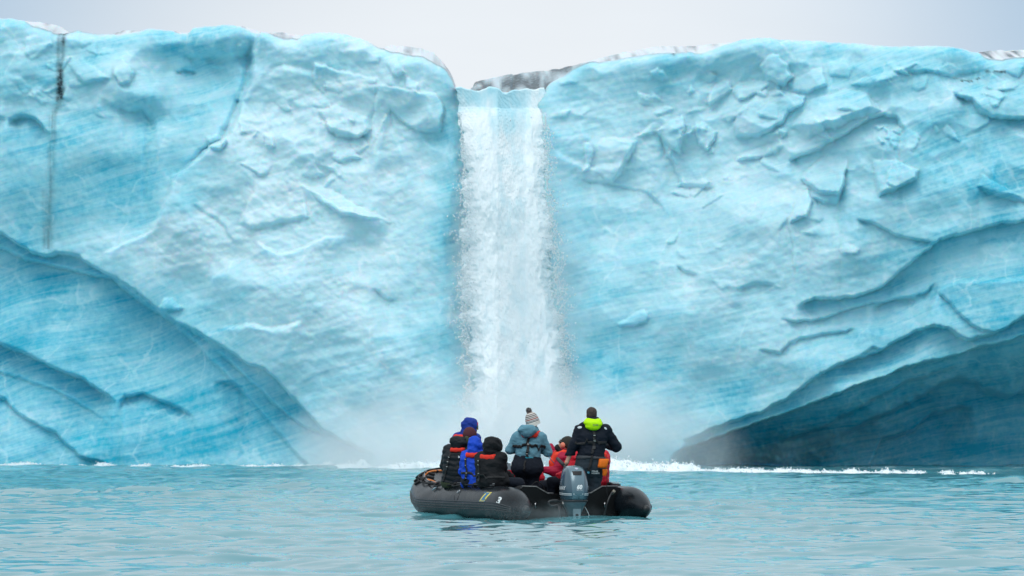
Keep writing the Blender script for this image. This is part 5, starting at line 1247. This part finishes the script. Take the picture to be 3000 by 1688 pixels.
g.ell(n_ - f_ * .085 + u_ * .05, (.098, .075, .055), R_, .04); g.chain([n_ - f_ * .07 + u_ * .055 - x_ * .06, n_ - x_ * .085 + u_ * .03, n_ + f_ * .06 - x_ * .06], [.05, .045, .04], .03); g.chain([n_ - f_ * .07 + u_ * .055 + x_ * .06, n_ + x_ * .085 + u_ * .03, n_ + f_ * .06 + x_ * .06], [.05, .045, .04], .03)
g.cone(n_ - x_ * .19 - u_ * .06 - f_ * .03, n_ - x_ * .10 - u_ * .0 - f_ * .06, .05, .06, .04)
col, _ = p11.part('collar', g, NAVY, None, lambda p: .006 * fbm(p[:, 0] * 10, p[:, 1] * 10, p[:, 2] * 18, oct=3))
g = Sdf(n_ - .36, n_ + .36, .010); g.ell(n_ - f_ * .125 + u_ * .0, (.158, .085, .062), R_, .03); g.ell(n_ - f_ * .14 - u_ * .055, (.125, .065, .065), R_, .04); g.cone(n_ - f_ * .11 + u_ * .035 - x_ * .09, n_ - f_ * .11 + u_ * .035 + x_ * .09, .05, .05, .03)
g.cut(n_ + u_ * .058, u_ * 1.0 + f_ * .25)
hv, hvt = p11.part('hood', g, HIVIS, None, lambda p: .005 * fbm(p[:, 0] * 9, p[:, 1] * 9, p[:, 2] * 26, oct=3))
def project_text(p, txt, size, tree, cu, cv, Yq, mat, name, parent, bold=.001, sx=1.0):
    V, Fc = subdiv(*text_mesh(txt, size, bold), .012); c = jj(cu, cv, Yq, -.6); out = []
    for x, y, _ in V:
        h = tree.ray_cast(Vector(c + [x * sx, 0, y]), Vector((0, 1, 0))); out.append(np.array(h[0]) - [0, .004, 0] if h[0] is not None else c + [x, .55, y])
    return p.raw(name, (np.array(out), Fc), mat, parent, False)
project_text(p11, 'ZHIK', .042, hvt, 1746, 1246, Y11, paint('grey_print', (.20, .28, .10), .5, .05, 60), 'hood_lettering', hv)
project_text(p11, 'POLAR', .034, smt, 1744, 1382, Y11, WHITEPAINT, 'smock_lettering', sm, .0008); project_text(p11, 'PIONEER', .034, smt, 1746, 1388, Y11, WHITEPAINT, 'smock_lettering', sm, .0008)
# compass-like crest beside the lettering
V = [(0, 0, 0)] + [((.028 if i % 2 == 0 else .016) * math.cos(a), (.028 if i % 2 == 0 else .016) * math.sin(a), 0) for i, a in enumerate(np.linspace(0, 2 * np.pi, 17)[:-1])]
V, Fc = subdiv(V, [(0, 1 + i, 1 + (i + 1) % 16) for i in range(16)], .012); c = jj(1725, 1385, Y11, -.6); out = []
for x, y, _ in V:
    h = smt.ray_cast(Vector(c + [x, 0, y]), Vector((0, 1, 0))); out.append(np.array(h[0]) - [0, .004, 0] if h[0] is not None else c + [x, .5, y])
p11.raw('smock_crest', (np.array(out), Fc), paint('crest_blue', (.22, .58, .75), .5, .2, 60), sm, False)
def patch(p, tree, cu, cv, w, h, ang, Yq, mat, parent, name, n=20):
    c = jj(cu, cv, Yq, -.8); V = [(0, 0)] + [(w * math.cos(a) , h * math.sin(a)) for a in np.linspace(0, 2 * np.pi, n, endpoint=False)]; out = []
    for x, y in V:
        X = x * math.cos(ang) - y * math.sin(ang); Z = x * math.sin(ang) + y * math.cos(ang); hit = tree.ray_cast(Vector(c + [X, 0, Z]), Vector((0, 1, 0)))
        hit = hit if hit[0] is not None else tree.find_nearest(Vector(c + [X, .8, Z])); out.append(np.array(hit[0]) + np.array(hit[1]) * .005)
    return p.raw(name, (np.array(out), [(0, 1 + i, 1 + (i + 1) % n) for i in range(n)]), mat, parent, False)
REFL = paint('reflective_patch', (.55, .60, .64), .35, .1, 120)
patch(p11, p11.jt, 1700, 1253, .036, .018, .1, Y11, REFL, p11.jk, 'reflective_patch'); patch(p11, p11.jt, 1776, 1256, .026, .014, -.7, Y11, REFL, p11.jk, 'reflective_patch'); patch(p11, p11.jt, 1666, 1349, .018, .046, -.18, Y11, REFL, p11.jk, 'reflective_patch')
p11.lifejacket(NAVY, .030, wide=.12, drop=.28, name='harness', back=-.06)
p11.strap([(.03, -.10, .2), (.032, -.22, .25), (.032, -.36, .25), (.03, -.50, .25)], .046, marks=(.3, .45, .62)); p11.strap([(-.28, -.33, .1), (-.14, -.335, .25), (.03, -.335, .25), (.16, -.335, .25), (.28, -.33, .1)], .05); p11.buckle(.03, -.385, .05, .05)
p11.strap([(.025, -.50, .3), (.015, -.62, .3), (.0, -.75, .3), (-.005, -.86, .3)], .042, tree=smt, off=.012)
g = Sdf(p11.J['H'] - .2, p11.J['H'] + .2, .008); H = p11.J['H']; _o = lambda x, y, z: H + p11.R @ np.array([x, y, z])
g.ell(_o(0, -.018, .040), (.086, .100, .092), p11.R, .02); g.ell(_o(0, -.055, -.01), (.078, .06, .08), p11.R, .03); g.ell(_o(0, .10, -.03), (.075, .075, .095), p11.R, .015, True)
p11.part('hair', g, paint('dark_brown_hair', (.042, .026, .02), .7, .45, 70), None, lambda p: .006 * fbm(p[:, 0] * 70, p[:, 1] * 70, p[:, 2] * 40, oct=2))
# --- man in crimson pointing at the fall
Y7 = 103.8
f7 = unit([-.94, .30, 0]); x7 = np.array([f7[1], -f7[0], 0])
P7 = jj(1652, 1420, Y7); N7 = jj(1650, 1326, Y7)
J7 = dict(P=P7, W=P7 * .6 + N7 * .4, C=P7 * .3 + N7 * .7, N=N7, H=jj(1655, 1302, Y7), SL=jj(1650, 1342, Y7, -.17), SR=jj(1644, 1338, Y7, .17), ER=jj(1628, 1338, Y7, .22), WR=jj(1613, 1311, Y7, .25), EL=jj(1628, 1384, Y7, -.2), WL=jj(1598, 1376, Y7, -.18))
for d, m in (('L', -1), ('R', 1)):
    J7['H' + d] = P7 + x7 * m * .10 + f7 * .03; J7['K' + d] = P7 + x7 * m * .14 + f7 * .42 + np.array([0, 0, -.03]); J7['A' + d] = J7['K' + d] + f7 * .05 + np.array([0, 0, -.33]); J7['A' + d][2] = .16
p7 = Person('man in crimson jacket and dark cap leaning back, raising a black glove towards the fall', J7, (-.80, .28, .55)); p7.hands = {'R': (.25, unit([-.55, .2, .75]), None), 'L': (.8, None, None)}; p7.build()
p7.jacket(CRIM, -.10, .036, fold=.009, puff=.006, seed=9.4); p7.trousers(NAVY); p7.boots(GREYB); p7.gloves(DKJ); p7.lifejacket(cloth('orange_red_bladder', (.78, .05, .02), .6), .055, drop=.30, wide=.13)
beanie(p7, cloth('dark_cap', (.035, .035, .03), .9), (0, -.02, 0), (.098, .118, .105), 'cap')
g = Sdf(p7.J['H'] - .3, p7.J['H'] + .25, .010); _o7 = lambda x, y, z: p7.J['H'] + p7.R @ np.array([x, y, z])
g.chain([_o7(-.05, .05, -.12), _o7(0, .075, -.115), _o7(.05, .05, -.12)], [.045, .05, .045], .03); g.chain([_o7(-.06, -.03, -.13), _o7(0, -.08, -.12), _o7(.06, -.03, -.13)], [.05, .055, .05], .04); p7.part('neck_warmer', g, DKJ)
for sd in (-1, 1): p7.raw('ear_warmer', sweep([_o7(sd * .088, 0, -.01), _o7(sd * .104, 0, -.012)], [.045, .038], 14), paint('orange_fleece', (.85, .28, .18), .8))
face_band(p7, 'sunglasses', .006, .04, paint('dark_lens', (.015, .012, .012), .1, 0), span=1.15)
# --- two more in red behind the driver, one behind the standing woman
Y8 = 103.0
p8 = Person('person in red jacket and red lifejacket sitting behind the tiller, left of the standing man', seated(Y8, (1694, 1330), (1700, 1306), .185, 1700, 1422, R(-75), None, .0), (-.9, .4, 0)).build()
p8.jacket(SCAR, -.12, .045, fold=.008, puff=.005, seed=11.0); p8.trousers(NAVY); p8.boots(GREYB); p8.lifejacket(RED, .05, wide=.14); p8.hood_up(SCAR, (.125, .14, .135), seed=15.0); p8.gloves(DKJ)
p8.strap([(-.30, -.26, .1), (-.14, -.26, .25), (.14, -.26, .25), (.30, -.26, .1)], .05)
Y9 = 102.1
p9 = Person('person in red jacket mostly hidden by the standing man, elbow at his right', seated(Y9, (1741, 1330), (1737, 1310), .185, 1744, 1426, R(-35), None, .0, legdir=-IN, arms=dict(ER=jj(1768, 1386, Y9, .05))), (-.6, .75, 0)).build()
p9.jacket(SCAR, -.14, .045, fold=.009, puff=.007, seed=13.0); p9.trousers(SCAR); p9.boots(GREYB); p9.hood_up(SCAR, (.12, .135, .12), seed=17.0); p9.gloves(DKJ)
p9.lifejacket(RED, .045, wide=.14)
Y10 = 104.3
p10 = Person('person in red jacket and purple gloves half hidden behind the standing woman', seated(Y10, (1540, 1338), (1543, 1312), .18, 1545, 1428, R(-60), None, .0, legdir=-IN, arms=dict(EL=jj(1508, 1390, Y10, -.25), WL=jj(1492, 1382, Y10, -.32), ER=jj(1580, 1398, Y10, .05))), (-.8, .5, 0)); p10.hands['L'] = (.6, unit([-.75, .1, .6]), None); p10.build()
p10.jacket(SCAR, -.12, .040, fold=.009, puff=.006, seed=19.0); p10.trousers(NAVY); p10.boots(GREYB); p10.hood_up(SCAR, (.118, .13, .12), seed=21.0); p10.gloves(cloth('purple_fleece', (.035, .012, .14), .9)); p10.lifejacket(RED, .045)
# --- things carried in the boat
tb = empty('tablet', at(1483, 1367, Y10 - .45)); tag(tb, 'grey flat tablet held up beside the standing woman', 'tablet')
mesh('tablet_case', *box((0, 0, 0), (.155, .012, .115)), paint('grey_case', (.22, .28, .32), .4, .05), tb, smooth=False); mesh('tablet_screen', *box((0, .0075, 0), (.14, .002, .10)), paint('dark_glass', (.01, .012, .015), .1, 0), tb, smooth=False)
mesh('camera_lens', *sweep([(.02, -.006, .058), (.02, -.006, .07)], [.012, .012], 10), DARKPLASTIC, tb)
bagp = boat_world(-.48, 1.35, .10); bg = empty('backpack', bagp, BOAT_A); tag(bg, 'black soft backpack lying in the stern behind the left tube', 'backpack')
g = Sdf((-.5, -.32, -.12), (.5, .32, .62), .014); g.ell((-.10, 0, .18), (.30, .20, .21), None, .06); g.ell((.14, 0, .12), (.26, .18, .15), None, .08); g.ell((-.16, -.02, .34), (.15, .12, .10), None, .08); g.cone((.0, -.1, .30), (.3, -.12, .16), .05, .05, .05)
g.wrinkle(lambda p: .016 * fbm(p[:, 0] * 6, p[:, 1] * 6, p[:, 2] * 9, oct=4)); V, Fc = g.mesh(); mesh('bag_body', V, Fc, DKJ, bg); bt = bvh_of(V, Fc)
mesh('bag_strap', *ribbon(bt, [(-.28, -.3, .2), (-.1, -.3, .38), (.1, -.25, .40), (.3, -.2, .25), (.36, -.3, .1)], .035, .012), BLACK, bg)
mesh('bag_strap', *sweep(smooth_path([(-.05, -.16, .42), (.04, -.2, .5), (.16, -.18, .44), (.22, -.16, .3)], 8), .014, 8, flat=.4), BLACK, bg); mesh('bag_buckle', *box((.20, -.19, .31), (.04, .02, .03)), DARKPLASTIC, bg, smooth=False)
tbp = np.array(at(1767, 1365, Y11 - .19)); bag = empty('throw_bag', Vector(tbp)); tag(bag, 'orange rescue throw bag hanging at the hip of the standing man', 'throw bag')
ORG = cloth('orange_nylon', (.80, .16, .008), .55, .5)
def tbag(name, secs, mat):
    out = []
    for z, x, w, d in secs: out.append(np.column_stack([sect(w, d, z, 0, 24, 3.0)[:, 0] + x, sect(w, d, z, 0, 24, 3.0)[:, 1], np.full(24, z)]))
    V, Fc = loft(out); V = V + .004 * np.stack([fbm(V[:, 0] * 14, V[:, 1] * 14, V[:, 2] * 14 + k_) for k_ in (1, 5, 9)], 1); return mesh(name, V, Fc, mat, bag)
tbag('bag_top', [(.115, .015, .145, .10), (.10, .013, .165, .12), (.05, .005, .165, .12), (.0, -.01, .15, .12), (-.035, -.012, .14, .11)], ORG); tbag('bag_lower', [(-.05, .022, .085, .10), (-.09, .03, .082, .09), (-.15, .022, .07, .08), (-.165, .015, .05, .06)], ORG)
mesh('bag_band', *sweep([(-.075, -.06, -.03), (-.03, -.066, -.045), (.03, -.066, -.05), (.075, -.06, -.035)], .007, 6), BLACK, bag); mesh('bag_clip', *sweep([(.07, -.02, .10), (.09, -.03, .07), (.085, -.02, .02)], .007, 6), BLACK, bag)
mesh('bag_cord', *sweep(smooth_path([(.06, 0, -.10), (.065, .01, -.25), (.06, .0, -.42), (.075, .02, -.5)], 8), .006, 6), BLACK, bag)
def rope(name, pts, r, mat, label, cat): o = mesh(name, *sweep(smooth_path(pts, 10), r, 8), mat); tag(o, label, cat); return o
def boat_tube(L0, th, off): p = tube_pt(np.array([L0]), np.array([th]), off)[0]; return tuple(boat_world(*p))
rope('bow_rope', [boat_tube(L0, th, .02) for L0, th in ((4.55, 1.2), (4.75, 1.45), (4.95, 1.7), (5.2, 1.75), (5.55, 1.5), (5.9, 1.1))], .016, paint('orange_rope', (.70, .22, .05), .7, .2, 90, .4, 160, .004), 'orange rope lying over the raised bow tube beside the black quilted jacket', 'rope')
t_ = np.linspace(0, 26, 90); c_ = np.array([boat_tube(LT - 2.15 - .012 * q, 1.15 + .25 * math.sin(q), .022 + .012 * math.sin(q * .5)) for q in t_])
o = mesh('coiled_line', *sweep(c_, .012, 6), paint('rust_rope', (.22, .075, .045), .8, .3, 90)); tag(o, 'rust coloured line bunched along the top of the right tube', 'rope')
rope('lanyard', [jj(1606, 1330, Y6, -.02), jj(1610, 1341, Y6), jj(1617, 1350, Y6, .05), jj(1623, 1357, Y6, .1)], .006, paint('blue_cord', (.05, .25, .40), .6, .1), 'thin blue cord dangling from the teal sleeve of the standing woman', 'cord')
ph = empty('phone', at(1776, 1303, Y11 + .33)); ph.rotation_euler = (R(70), 0, R(20)); tag(ph, 'pale handheld phone gripped by the man at the stern', 'phone')
mesh('phone_body', *box((0, 0, 0), (.075, .14, .010)), paint('pale_case', (.70, .66, .66), .4, .05), ph, smooth=False); mesh('phone_screen', *box((0, 0, .006), (.066, .125, .002)), paint('dark_glass', (.01, .012, .015), .1, 0), ph, smooth=False)
sb = np.array(boat_tube(2.0, 1.45, .06)); o = mesh('carabiner', *sweep([sb + [-.05, 0, .03], sb, sb + [.10, 0, -.05], sb + [.14, 0, -.055]], [.012, .02, .012, .008], 8), STEEL); tag(o, 'small steel snap hook lying on the left tube beside the backpack', 'hook')
volume('exhaust_mist', at(1600, 1500, 99.3), (1.15, .5, .26), 1.0, 2.2, 'faint exhaust vapour drifting over the water at the stern', color=(.82, .86, .88), power=1.2, seed=3.0, lo=.4, hi=.75)
